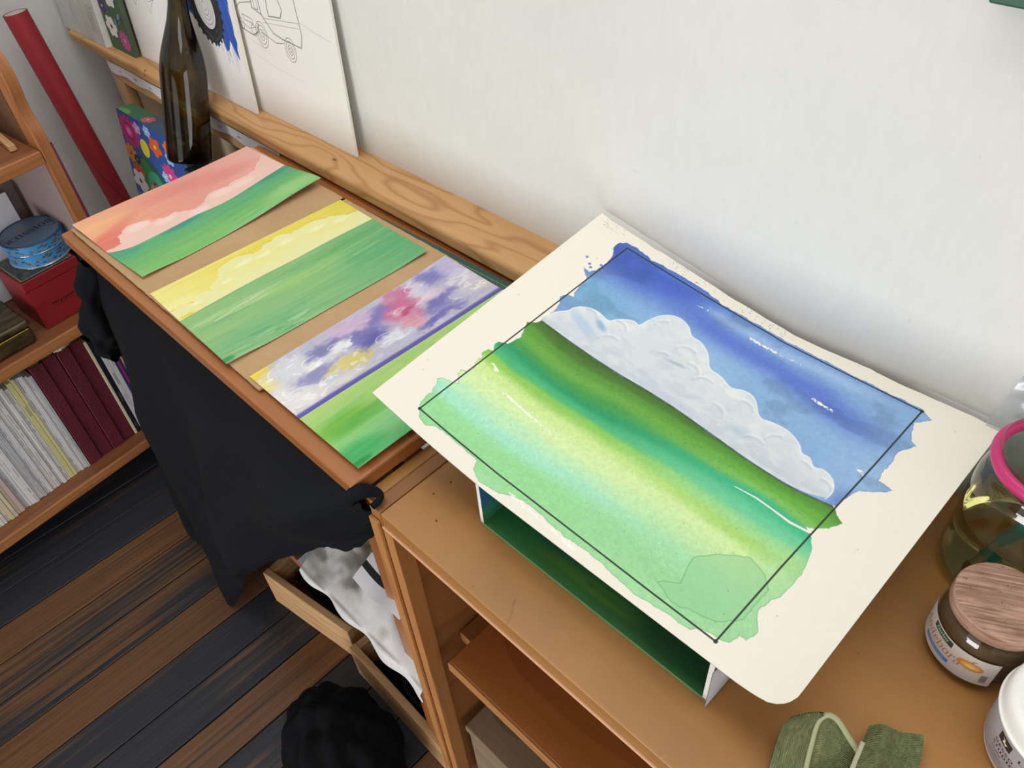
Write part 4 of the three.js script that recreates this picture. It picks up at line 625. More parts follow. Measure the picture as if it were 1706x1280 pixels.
  const sky = field((u, v) => {
    const a = fbm(u * 5, v * 7, 5, 621), b = fbm(u * 11, v * 14, 4, 631);
    let c = mix3([126, 164, 214], [150, 188, 220], clamp(0.5 + 1.6 * (a - 0.5)));
    const vv = v + 0.045 * (a - 0.5) + 0.02 * (b - 0.5);
    const deepL = smooth(0.72, 0.90, vv + 0.25 * (0.2 - u) * (u < 0.2 ? 0.3 : 1)) * smooth(0.52, 0.28, u); c = mix3(c, [66, 96, 194], 0.95 * deepL);
    const line = 0.872 - 0.075 * smooth(0.55, 0.85, u); const band = Math.exp(-Math.pow((vv - line + 0.02) / 0.045, 2)) * smooth(0.26, 0.42, u) * smooth(0.92, 0.7, u); c = mix3(c, [84, 112, 204], 0.85 * band);
    const lt = Math.exp(-Math.pow((vv - 0.912) / 0.017, 2)) * smooth(0.34, 0.42, u) * smooth(0.86, 0.7, u); c = mix3(c, [164, 192, 230], 0.75 * lt);
    c = mix3(c, [92, 128, 206], 0.55 * smooth(0.92, 0.955, v)); const cy = Math.exp(-Math.pow((vv - 0.70) / 0.06, 2)) * smooth(0.34, 0.16, u); c = mix3(c, [120, 178, 210], 0.85 * cy);
    c = mix3(c, [168, 196, 224], 0.5 * smooth(0.75, 0.9, u) * smooth(0.8, 0.66, v)); const low = smooth(0.62, 0.54, v) * smooth(0.82, 0.86, u); c = mix3(c, [92, 122, 192], 0.8 * low);
    return mix3(c, c.map((q) => q * 0.82), smooth(0.52, 0.68, b) * 0.5);
  }, 641);
  const c = canvas(w, h, (x) => {
    x.fillStyle = '#f1eadb'; x.fillRect(0, 0, w, h);
    const edge = (poly, col, wd = 2.5) => { polyPath(x, rag(poly, 655), false); x.closePath(); x.strokeStyle = rgb(col, 0.35); x.lineWidth = wd; x.stroke(); };
    x.drawImage(mask(green, GREEN), 0, 0); edge(GREEN, [70, 150, 90]); x.drawImage(mask(sky, BLUE), 0, 0); edge(BLUE, [60, 90, 180]);
    // white gap between the two greens on the right, dry brush sparks
    const r = rng(77); x.fillStyle = '#f1eadb'; polyPath(x, pts([692, 422, 738, 427, 772, 423, 811, 418, 850, 422, 850, 416, 811, 411, 772, 418, 738, 422, 692, 420]), false); x.fill();
    const spark = (u0, v0, u1, v1, n, s = 3, a = 0.85) => { for (let k = 0; k < n; k++) { const t = r(), uu = mix(u0, u1, t) + 0.004 * (r() - 0.5), v = mix(v0, v1, t) + 0.008 * (r() - 0.5); ell(x, U(uu), Vv(v), s * (0.4 + r()), s * 0.45 * (0.4 + r()), 0.3, rgb([250, 247, 236], a)); } };
    spark(0.352, 0.902, 0.38, 0.903, 12, 2.5); spark(0.49, 0.898, 0.56, 0.902, 60, 4); spark(0.56, 0.902, 0.62, 0.9, 18, 2.5); spark(0.687, 0.804, 0.735, 0.795, 60, 3.5); spark(0.13, 0.31, 0.15, 0.3, 24, 4); spark(0.2, 0.26, 0.3, 0.25, 60, 4); spark(0.3, 0.25, 0.36, 0.245, 24, 2.5); spark(0.845, 0.66, 0.86, 0.652, 16, 3); spark(0.66, 0.165, 0.705, 0.118, 14, 1.8, 0.6);
    spark(0.38, 0.035, 0.56, 0.02, 90, 5, 0.6);
    // dark granulation in the meadow
    for (let k = 0; k < 420; k++) { const uu = 0.1 + 0.74 * r(), v = 0.06 + 0.42 * r(); ell(x, U(uu), Vv(v), 1 + 2.6 * r(), 0.8 + 1.6 * r(), r(), rgb([64, 150, 70], 0.14)); }
    for (let k = 0; k < 260; k++) { const uu = 0.14 + 0.7 * r(), v = 0.44 + 0.085 * r(); ell(x, U(uu), Vv(v), 2 + 4 * r(), 1 + 2 * r(), 0, rgb([44, 84, 20], 0.12)); }
    // water bloom at the lower right
    polyPath(x, rag([707, 83, 738, 112, 729, 151, 726, 190, 757, 234, 801, 270, 834, 259, 858, 228, 858, 130, 827, 84, 746, 60], 661), false); x.closePath(); x.fillStyle = rgb([150, 206, 148], 0.6); x.fill(); x.strokeStyle = rgb([104, 176, 112], 0.55); x.lineWidth = 3; x.stroke();
    // gouache cloud
    x.save(); polyPath(x, pts([...CLOUD, 770, 507, 661, 515, 536, 538, 423, 538, 368, 532, 239, 526, 124, 528]), true); x.closePath(); x.fillStyle = '#d6dbde'; x.fill(); x.clip();
    for (let k = 0; k < 520; k++) { const t = r(), i = Math.min(30, t * 31 | 0); const uu = mix(CLOUD[i * 2], CLOUD[i * 2 + 2], r()) / 1000, vt = mix(CLOUD[i * 2 + 1], CLOUD[i * 2 + 3], 0.5) / 1000; const v = mix(0.525, vt, r()); const hi = (v - 0.525) / (vt - 0.525 + 1e-6); const col = mix3([196, 204, 214], [236, 237, 234], clamp(hi * 0.9 + 0.4 * (r() - 0.5))); blob(x, U(uu), Vv(v), 8 + 24 * r(), 4 + 10 * r(), mix3(col, [178, 192, 206], 0.45 * Math.pow(r(), 3)), 0.5, 2.2, 1.4 * (r() - 0.5)); }
    blob(x, U(0.2), Vv(0.6), 60, 18, [170, 196, 222], 0.7, 8, 0.3); blob(x, U(0.23), Vv(0.635), 26, 10, [120, 170, 212], 0.7, 5, 0.4); blob(x, U(0.42), Vv(0.67), 30, 6, [150, 176, 194], 0.7, 4, -0.2); blob(x, U(0.62), Vv(0.58), 40, 12, [176, 196, 208], 0.6, 8); blob(x, U(0.46), Vv(0.55), 120, 10, [196, 202, 216], 0.8, 8);
    for (const [a, b, s] of [[0.19, 0.64, 34], [0.35, 0.76, 44], [0.42, 0.72, 36], [0.45, 0.68, 30], [0.39, 0.665, 26], [0.5, 0.66, 36], [0.59, 0.66, 34], [0.55, 0.6, 34], [0.7, 0.61, 36], [0.66, 0.57, 30], [0.76, 0.58, 28], [0.81, 0.56, 28], [0.26, 0.67, 28], [0.28, 0.6, 40]]) { const q0 = Math.PI * (0.95 + 0.5 * r()), q1 = q0 + Math.PI * (0.3 + 0.35 * r()); for (const [wd, al, dy, col] of [[9, 0.16, 9, '150,172,190'], [5, 0.18, 7, '160,180,196'], [10, 0.12, 0, '250,250,248'], [5, 0.2, -1, '252,252,250']]) { x.strokeStyle = `rgba(${col},${al})`; x.lineWidth = wd; x.lineCap = 'round'; x.beginPath(); x.ellipse(U(a), Vv(b) + dy, s, s * 0.8, 0, q0, q1); x.stroke(); } }
    x.restore(); polyPath(x, pts(CLOUD), true); x.strokeStyle = 'rgba(250,250,250,0.6)'; x.lineWidth = 4; x.stroke();
    polyPath(x, pts(HZ), true); x.strokeStyle = 'rgba(40,62,34,0.55)'; x.lineWidth = 5; x.stroke();
    for (const [a, b] of [[70, 819], [89, 802], [98, 793], [112, 823]]) ell(x, U(a / 1000), Vv(b / 1000), 5, 5, 0, rgb([92, 120, 186], 0.8));
    for (let k = 0; k < 26; k++) ell(x, U(r()), Vv(r()), 1.6, 1.6, 0, rgb([110, 104, 92], 0.5)); for (let k = 0; k < 60; k++) ell(x, U(0.2 + 0.35 * r()), Vv(0.972 + 0.026 * r()), 1 + 2 * r(), 1 + r(), 0, rgb([90, 84, 76], 0.35)); for (let k = 0; k < 30; k++) ell(x, U(0.02 + 0.07 * r()), Vv(0.96 + 0.035 * r()), 2 + 3 * r(), 1 + r(), 0, rgb([120, 110, 100], 0.25));
    // ink frame
    polyPath(x, pts([101, 59, 121, 939, 240, 944, 355, 948, 522, 955, 685, 946, 867, 939, 862, 700, 850, 300, 845, 47, 700, 50, 567, 54, 400, 58, 250, 60, 101, 59]), false); x.strokeStyle = 'rgba(28,36,30,0.92)'; x.lineWidth = 4.2; x.lineJoin = 'round'; x.stroke();
    for (const [a, b] of [[101, 59], [867, 939], [845, 47]]) ell(x, U(a / 1000), Vv(b / 1000), 5, 5, 0, rgb([28, 36, 30], 0.9));
    paperNoise(x, w, h, 18, 7);
  });
  const ys = (u, v) => { const y0 = 0.8236 + 0.021 * Math.pow(Math.max(0, 1 - u / 0.35), 1.5) + 0.010 * Math.pow(clamp((u - 0.9) / 0.1), 2); const y1 = 0.832 + 0.045 * Math.pow(Math.max(0, 1 - u / 0.55), 1.1) + 0.007 * u; return mix(y0, y1, v); };
  const f = (u, v) => { // rounded, dog-eared front right corner
    const r = 0.038; let a = u, b = v; const du = (u - (1 - r)) / r, dv = (r * 1.3 - v) / (r * 1.3); if (du > 0 && dv > 0) { const mx = Math.max(du, dv), ln = Math.hypot(du, dv); const k = mx / ln; a = 1 - r + du * k * r; b = r * 1.3 - dv * k * r * 1.3; }
    const wob = 0.0008 * (fbm(a * 30, 4, 2, 651) - 0.5) * smooth(0.97, 1, b) * 4;
    return V(-0.505 + 0.456 * a - 0.005 * (1 - b) * smooth(0.8, 1, a), ys(a, b), 0.351 - 0.343 * b - wob);
  };
  const m = std({ map: canvasTex(c), roughness: 0.7 });
  const g1 = sheet(f, 64, 48, 0.0007, (u, v) => { const r = 0.038; let a = u, b = v; const du = (u - (1 - r)) / r, dv = (r * 1.3 - v) / (r * 1.3); if (du > 0 && dv > 0) { const mx = Math.max(du, dv), ln = Math.hypot(du, dv), k = mx / ln; a = 1 - r + du * k * r; b = r * 1.3 - dv * k * r * 1.3; } return [a, b]; });
  g1.translate(0.277, -0.8236, -0.18);
  const o = mesh('watercolour_sheet', g1, [m, M.paper]); o.position.set(-0.277, 0.8236, 0.18);
  tag(o, 'large watercolour of a white cloud over a green meadow with an inked frame', 'painting');
}

// ───────────────────────── jars on the work top ─────────────────────────
const thinGlass = phys({ color: 0xf4f7f4, roughness: 0.03, transmission: 1, thickness: 0, ior: 1.5 });
{
  const g = thing('water_jar', 'big glass jar of murky water with a pink neck band', 'jar', [0.004, 0.7503, 0.074]);
  const body = [[0.0, 0.002], [0.036, 0.0015], [0.045, 0.003], [0.0495, 0.008], [0.051, 0.018], [0.0512, 0.06], [0.051, 0.105], [0.0485, 0.119], [0.0455, 0.126], [0.0445, 0.132], [0.0445, 0.148], [0.0455, 0.150], [0.0445, 0.1515]];
  mesh('glass_body', lathe(new THREE.SplineCurve(body.map(([r, y]) => new THREE.Vector2(r, y))).getPoints(70).map((p) => [Math.max(0, p.x), p.y]), 80), phys({ color: 0xdfe6da, roughness: 0.03, transmission: 1, thickness: 0, ior: 1.5 }), g);
  mesh('murky_water', lathe([[0, 0.005], [0.035, 0.0055], [0.044, 0.0065], [0.0478, 0.012], [0.0492, 0.02], [0.0492, 0.071], [0.048, 0.0715], [0, 0.0715]], 64), phys({ color: 0xffffff, roughness: 0.05, transmission: 1, thickness: 0.05, ior: 1.33, attenuationColor: new THREE.Color(0.66, 0.55, 0.3), attenuationDistance: 0.13 }), g);
  const band = mesh('neck_band', new THREE.TorusGeometry(0.0457, 0.0042, 14, 72).rotateX(Math.PI / 2).scale(1, 1.35, 1), phys({ color: 0xc42c6e, roughness: 0.4 }), g); band.position.y = 0.139;
}
{
  const g = thing('paint_brush', 'teal handled paint brush standing in the water jar', 'brush', [0.0, 0, 0]);
  const A = V(-0.012, 0.7585, 0.090), B = V(0.028, 0.9, 0.072), d = B.clone().sub(A).normalize(), at = (t) => A.clone().addScaledVector(d, t).toArray();
  mesh('handle', taper([at(0.03), at(0.045), at(0.08), at(0.18)], (t) => 0.0058 + 0.0022 * Math.sin(Math.min(1, t * 2) * 1.6) - 0.004 * t, 20, 16), phys({ color: 0x0f7f7e, roughness: 0.3, clearcoat: 0.5 }), g);
  mesh('ferrule', taper([at(0.014), at(0.0305)], (t) => 0.0036 + 0.001 * t, 6, 16), std({ color: 0xc9ccd0, metalness: 0.9, roughness: 0.3 }), g);
  mesh('bristles', taper([at(0.0), at(0.0145)], (t) => 0.0008 + 0.003 * Math.sin(t * 2.2), 8, 12), std({ color: 0x6b4a30 }), g);
}
{ // clear plastic bag standing behind the jar
  const m = phys({ color: 0xf0f2f4, roughness: 0.18, transmission: 0.82, thickness: 0, ior: 1.4 });
  const f = (u, v) => { const x = mix(-0.074, 0.17, u) + 0.022 * v * (1 - u), y = 0.7525 + v * 0.215 * (1 - 0.25 * (1 - u)); return V(x, y, 0.0165 - 0.006 * v + 0.009 * (fbm(u * 7, v * 6, 3, 701) - 0.5) + 0.004 * Math.sin(u * 17 + v * 9)); };
  const o = mesh('plastic_bag', sheet(f, 50, 50, 0.0003), [m, m]); tag(o, 'crumpled clear plastic bag standing against the wall behind the jar', 'bag');
}
{
  const g = thing('jam_jar', 'small glass jar with a wood patterned lid and orange fruit label', 'jar', [0.018, 0.7503, 0.163]);
  mesh('glass_body', lathe(new THREE.SplineCurve([[0.0, 0.002], [0.026, 0.0015], [0.0335, 0.004], [0.0364, 0.011], [0.0368, 0.02], [0.0366, 0.046], [0.0345, 0.055], [0.0318, 0.06], [0.031, 0.064]].map(([r, y]) => new THREE.Vector2(r, y))).getPoints(60).map((p) => [Math.max(0, p.x), p.y]), 80), thinGlass, g);
  mesh('brown_contents', lathe([[0, 0.005], [0.026, 0.005], [0.0325, 0.008], [0.0352, 0.014], [0.0354, 0.045], [0.033, 0.053], [0.0302, 0.058], [0, 0.058]], 64), std({ color: 0x5a4126, roughness: 0.5 }), g);
  const lidTex = dataTex(512, 512, (u, v) => { const s = fbm(u * 3, v * 46, 3, 711), b = fbm(u * 6, v * 9, 3, 715); const k = clamp(0.5 + 1.5 * (s - 0.5) + 0.5 * (b - 0.5)); let c = mix3([196, 160, 138], [128, 92, 74], k); if (vn(u * 34, v * 30, 719) > 0.94) c = mix3(c, [92, 60, 50], 0.6); return c; });
  const lid = mesh('lid', muv(lathe([[0, 0.0], [0.0338, 0.0], [0.0345, 0.001], [0.0345, 0.0105], [0.0335, 0.0128], [0.031, 0.0135], [0.0, 0.0135]], 72).toNonIndexed(), 'x', 0.07, 0.07, 0.5, 0.5), std({ map: lidTex, roughness: 0.6 }), g); lid.position.y = 0.062; lid.rotation.y = 0.5;
  { const p = lid.geometry; const q = new THREE.BufferGeometry(); q.setAttribute('position', p.attributes.position); q.setAttribute('uv', p.attributes.uv); q.computeVertexNormals(); lid.geometry = q; }
  const c = canvas(900, 330, (x, w, h) => {
    x.fillStyle = '#ddd4d0'; x.fillRect(0, 0, w, h); blob(x, 120, 300, 160, 24, [226, 226, 236], 0.9, 8); blob(x, 560, 300, 200, 26, [200, 204, 222], 0.9, 8);
    x.fillStyle = '#1f4a38'; x.save(); x.translate(250, 16); x.fillRect(0, 0, 250, 66); x.fillStyle = '#cfe0cc'; x.font = 'italic bold 44px serif'; x.fillText('Florlait', 30, 48); x.restore();
    x.fillStyle = '#b98352'; x.font = 'italic 118px serif'; x.fillText('Andebora', 60, 200);
    x.fillStyle = '#4f86cc'; x.fillRect(200, 232, 330, 44); x.fillStyle = '#86b2e4'; x.fillRect(220, 244, 280, 8); x.fillRect(240, 258, 240, 6);
    blob(x, 690, 130, 110, 52, [222, 140, 50], 1, 4, 0.05); blob(x, 690, 132, 84, 36, [244, 190, 98], 1, 5); blob(x, 690, 134, 44, 16, [250, 226, 160], 1, 4); pencil(x, [[690, 82], [700, 60], [724, 52]], 8, 0.9, [70, 90, 40]);
    x.fillStyle = '#b8b2b0'; x.fillRect(800, 180, 60, 120); x.fillStyle = '#5d5a58'; for (let k = 0; k < 10; k++) x.fillRect(806 + k * 5, 190, 2 + (k % 3), 90); paperNoise(x, w, h, 19, 8);
  });
  const R = 0.0371; // label band round the front
  const P = sheet((u, v) => { const a = mix(-1.5, 0.62, u); return V(Math.sin(a) * R, 0.0115 + 0.0325 * v, Math.cos(a) * R); }, 40, 4, 0.0003);
  const ml = std({ map: canvasTex(c), roughness: 0.5 }); const label = mesh('label', P, [ml, M.white], g); label.userData.label = 'paper label with orange fruit';
}
{
  const g = thing('gesso_tub', 'white plastic gesso tub with a grey printed label', 'tub', [0.0925, 0.7503, 0.2095]);
  const plastic = phys({ color: 0xf1f1f2, roughness: 0.35 });
  mesh('tub_body', lathe([[0, 0.001], [0.038, 0.0005], [0.0425, 0.002], [0.0438, 0.006], [0.0455, 0.04], [0.0462, 0.05], [0.0462, 0.058], [0.0, 0.058]].map((p) => p), 80), plastic, g);
  const sl = mesh('screw_lid', lathe(new THREE.SplineCurve([[0.0463, 0.0505], [0.0485, 0.051], [0.0488, 0.053], [0.0475, 0.0545], [0.0472, 0.062], [0.0462, 0.0668], [0.044, 0.0692], [0.041, 0.07], [0.03, 0.0702], [0.0, 0.0702]].map(([r, y]) => new THREE.Vector2(r, y))).getPoints(60).map((p) => [Math.max(0, p.x), p.y]), 80), phys({ color: 0xf6f4ee, roughness: 0.4 }), g);
  const mark = mesh('lid_mark', new THREE.TorusGeometry(0.012, 0.0012, 10, 40).rotateX(Math.PI / 2), std({ color: 0x8b8f92, roughness: 0.4 }), sl); mark.position.y = 0.0703;
  const c = canvas(1100, 400, (x, w, h) => {
    x.fillStyle = '#a9a7ac'; x.fillRect(0, 0, w, h); x.fillStyle = '#eceaf2'; x.beginPath(); x.moveTo(720, 400); x.lineTo(760, 330); x.lineTo(830, 300); x.lineTo(900, 190); x.lineTo(1100, 160); x.lineTo(1100, 400); x.fill();
    x.fillStyle = '#1f1d1c'; x.fillRect(455, 40, 92, 92); x.fillStyle = '#efe6c8'; x.beginPath(); x.moveTo(480, 62); x.lineTo(506, 78); x.lineTo(496, 96); x.lineTo(524, 92); x.lineTo(512, 116); x.lineTo(486, 108); x.lineTo(492, 86); x.fill();
    x.fillStyle = '#2c2b2d'; x.font = 'bold 56px sans-serif'; x.fillText('La Pajarita', 590, 108); x.font = 'bold 46px sans-serif'; x.fillText('GESSO', 445, 196); x.fillText('STUDIO', 440, 246); x.font = '36px sans-serif'; x.fillText('mate', 446, 292);
    x.fillStyle = 'rgba(44,43,45,0.6)'; x.fillRect(446, 316, 100, 8); x.fillRect(446, 344, 70, 6); x.fillStyle = '#23262c'; x.fillRect(860, 350, 240, 50); paperNoise(x, w, h, 20, 8);
  });
  const R = (y) => 0.0440 + (y - 0.006) * 0.05;
  const P = sheet((u, v) => { const a = mix(-2.3, 1.2, u), y = mix(0.0085, 0.0475, v); return V(Math.sin(a) * R(y), y, Math.cos(a) * R(y)); }, 50, 4, 0.0003);
  mesh('label', P, [std({ map: canvasTex(c), roughness: 0.45 }), M.white], g);
}
{ // green ribbed towel, loosely folded
  const g = thing('green_towel', 'folded sage green ribbed towel with a pale hem on the work top', 'towel', [0, 0.7503, 0.32]);
  const tex = dataTex(512, 512, (u, v) => { const wv = v * 100 + 4 * fbm(u * 9, v * 6, 3, 801); const s = 0.5 + 0.5 * Math.sin(wv * 6.283 / 1.6); const n = fbm(u * 60, v * 60, 2, 805), b = fbm(u * 4, v * 4, 3, 807); const c = mix3([98, 106, 66], [148, 154, 106], clamp(0.2 + 0.42 * s + 0.9 * (n - 0.5) + 0.7 * (b - 0.4))); return c; });
  const bump = dataTex(512, 512, (u, v) => { const wv = v * 100 + 4 * fbm(u * 9, v * 6, 3, 801); const k = 255 * (0.7 * (0.5 + 0.5 * Math.sin(wv * 6.283 / 1.6)) + 0.3 * fbm(u * 90, v * 90, 2, 809)); return [k, k, k]; }, false);
  const m = std({ map: tex, bumpMap: bump, bumpScale: 0.0016, roughness: 0.95 });
  const hem = std({ color: 0xa9ae86, roughness: 0.9 });
  const L0 = (p) => V(p[0], p[1] - 0.7503, p[2] - 0.32);
  const rim = new THREE.CatmullRomCurve3([[-0.025, 0.7545, 0.352], [-0.030, 0.760, 0.340], [-0.0355, 0.776, 0.328], [-0.0385, 0.788, 0.318], [-0.036, 0.7925, 0.3125], [-0.030, 0.789, 0.309], [-0.021, 0.779, 0.308], [-0.012, 0.766, 0.306], [-0.004, 0.7545, 0.305]].map(L0));
  const band = (u, v) => { const p = rim.getPoint(u), b = Math.sin(u * Math.PI); p.x += -0.021 * v + 0.004 * v * b; p.z += 0.013 * v + 0.004 * v * v; p.y += b * (-0.006 * v * v + 0.0035 * Math.sin(v * 2.6)) + 0.0012 * (fbm(u * 8, v * 4, 2, 815) - 0.5); p.y = Math.max(p.y, 0.0022); return p; };
  mesh('arched_fold', sheet(band, 60, 24, 0.0028, (u, v) => [u * 0.8, v * 0.28]), [m, m], g);
  const inner = (u, v) => { const a = rim.getPoint(0.5 - 0.5 * v), b = rim.getPoint(0.5 + 0.5 * v); const p = a.lerp(b, u); p.y = Math.max(0.0025, p.y + 0.006 * Math.sin(u * Math.PI) * v - 0.002); p.z -= 0.003 * Math.sin(u * Math.PI); p.x += 0.004 * Math.sin(u * Math.PI) * v; return p; };
  mesh('inner_fold', sheet(inner, 36, 36, 0.002, (u, v) => [u * 0.5, v * 0.6]), [m, m], g);
  mesh('hem', taper(Array.from({ length: 17 }, (_, i) => { const p = rim.getPoint(i / 16); return [p.x, p.y + 0.0008, p.z]; }), () => 0.0021, 70, 10), hem, g);
  const K = [[-0.005, 0.754, 0.306], [-0.0105, 0.762, 0.2845], [0.021, 0.757, 0.260], [0.041, 0.7535, 0.282], [0.03, 0.7545, 0.33], [0.0, 0.755, 0.35]].map(L0);
  const flat = (u, v) => { const top = K[1].clone().lerp(K[2], u), bot = K[5].clone().lerp(K[4], u); const p = top.lerp(bot, v); p.y += 0.0155 * Math.exp(-Math.pow((u - 0.22 - 0.12 * v) / 0.2, 2)) * smooth(-0.25, 0.3, v) + 0.0025 * fbm(u * 6, v * 6, 3, 823); p.x += 0.004 * Math.sin(v * 5) * u; return p; };
  mesh('flat_fold', sheet((u, v) => flat(u, 1 - v), 36, 36, 0.003, (u, v) => [u * 0.5, v * 0.7]), [m, m], g);
  mesh('hem', taper(Array.from({ length: 12 }, (_, i) => { const p = flat(0.0, 0.22 + 0.78 * i / 11); return [p.x, p.y + 0.0015, p.z]; }), () => 0.0022, 40, 10), std({ color: 0xc9c4a8, roughness: 0.9 }), g);
}
{ // green framed picture, only its lower corner reaches into view
  const g = thing('wall_picture', 'dark green framed picture hanging on the wall above the work top', 'picture', [0.02, 1.176, 0.001]);
  const m = std({ color: 0x2c5a44, roughness: 0.5 });
  for (const a of [[-0.192, 0, 0, 0.192, 0.03, 0.02], [-0.192, 0.27, 0, 0.192, 0.3, 0.02], [-0.192, 0.03, 0, -0.162, 0.27, 0.02], [0.162, 0.03, 0, 0.192, 0.27, 0.02]]) mesh('border_bar', rb(...a, 0.002), m, g);
  mesh('picture_panel', bxg(-0.162, 0.03, 0.002, 0.162, 0.27, 0.008), std({ color: 0x6d8f72 }), g);
}

// ───────────────────────── bookcase: local x = out into the room, local z = -s along the front ─────────────────────────
const BC = V(-1.45, 0, 0.63), BR = Math.atan2(0.11, 0.994);
const bcw = (off, y, s) => V(-off, y, -s).applyAxisAngle(V(0, 1, 0), BR).add(BC); // off = distance behind the front
{
  const g = thing('bookcase', 'honey coloured wooden bookcase with scalloped side and open shelves', 'bookcase', [BC.x, 0, BC.z], BR);
  const D = 0.25, s0 = -0.62, s1 = 0.331, t = 0.02;
  const R = (o0, y0, a, o1, y1, b, ...q) => rb(-o1, y0, -b, -o0, y1, -a, ...q);
  // scalloped upright: profile in (depth, y), straight below, waving in the upper part
  const side = (sa) => {
    const sh = new THREE.Shape(); sh.moveTo(-D, 0); sh.lineTo(0, 0); sh.lineTo(0, 0.765); sh.quadraticCurveTo(0.002, 0.79, -0.004, 0.805); sh.quadraticCurveTo(-0.016, 0.83, -0.006, 0.86); sh.quadraticCurveTo(0.004, 0.9, -0.012, 0.925); sh.quadraticCurveTo(-0.03, 0.945, -0.06, 0.95); sh.lineTo(-D, 0.95); sh.closePath();
    const e = new THREE.ExtrudeGeometry(sh, { depth: t - 0.003, bevelEnabled: true, bevelSize: 0.0015, bevelThickness: 0.0015, bevelSegments: 2, curveSegments: 10 });
    e.translate(0, 0, -(sa + t) + 0.0015); return muv(e, 'y', 0.8, 0.3, hash(sa * 100 | 0, 2, 1), 0.3);
  };
  mesh('side_upright', side(s1 - t), M.bookWood, g); mesh('side_upright', side(s0), M.bookWood, g);
  for (const [y, n] of [[0.08, 1], [0.417, 2], [0.745, 3]]) {
    const sh = mesh('shelf', R(0.006, y, s0 + t + 0.001, D - 0.008, y + 0.02, s1 - t - 0.001, 0.001, 'z', 0.8, 0.3, n), M.bookShelf, g);
    mesh('shelf_lip', R(-0.001, y - 0.002, s0 + t + 0.001, 0.0055, y + 0.021, s1 - t - 0.001, 0.002, 'z', 0.8, 0.2, n + 4), M.bookWood, sh);
  }
  mesh('side_shade_panel', R(0.04, 0.767, s1 - t - 0.0015, D - 0.01, 0.94, s1 - t - 0.0003, 0.0003, 'y', 0.8, 0.4, 12), std({ color: 0x6a4a32, roughness: 0.8 }), g);  // added thin panel: dark brown paints the shade inside the upper upright
  mesh('side_shade_panel', R(0.012, 0.439, s1 - t - 0.0015, D - 0.01, 0.742, s1 - t - 0.0003, 0.0003, 'y', 0.8, 0.4, 11), std({ color: 0x9d8a86, roughness: 0.8 }), g);  // same for the middle shelf: mauve grey is the shadowed inner face
  mesh('back_panel', R(D - 0.007, 0.05, s0 + t, D, 0.94, s1 - t, 0.0005, 'y', 0.8, 0.4, 9), std({ color: 0xa79a94, roughness: 0.8 }), g);
}
const put = (o, off, y, s, turn = 0) => { const p = bcw(off, y, s); o.position.copy(p); o.rotation.y = BR + turn; return o; };
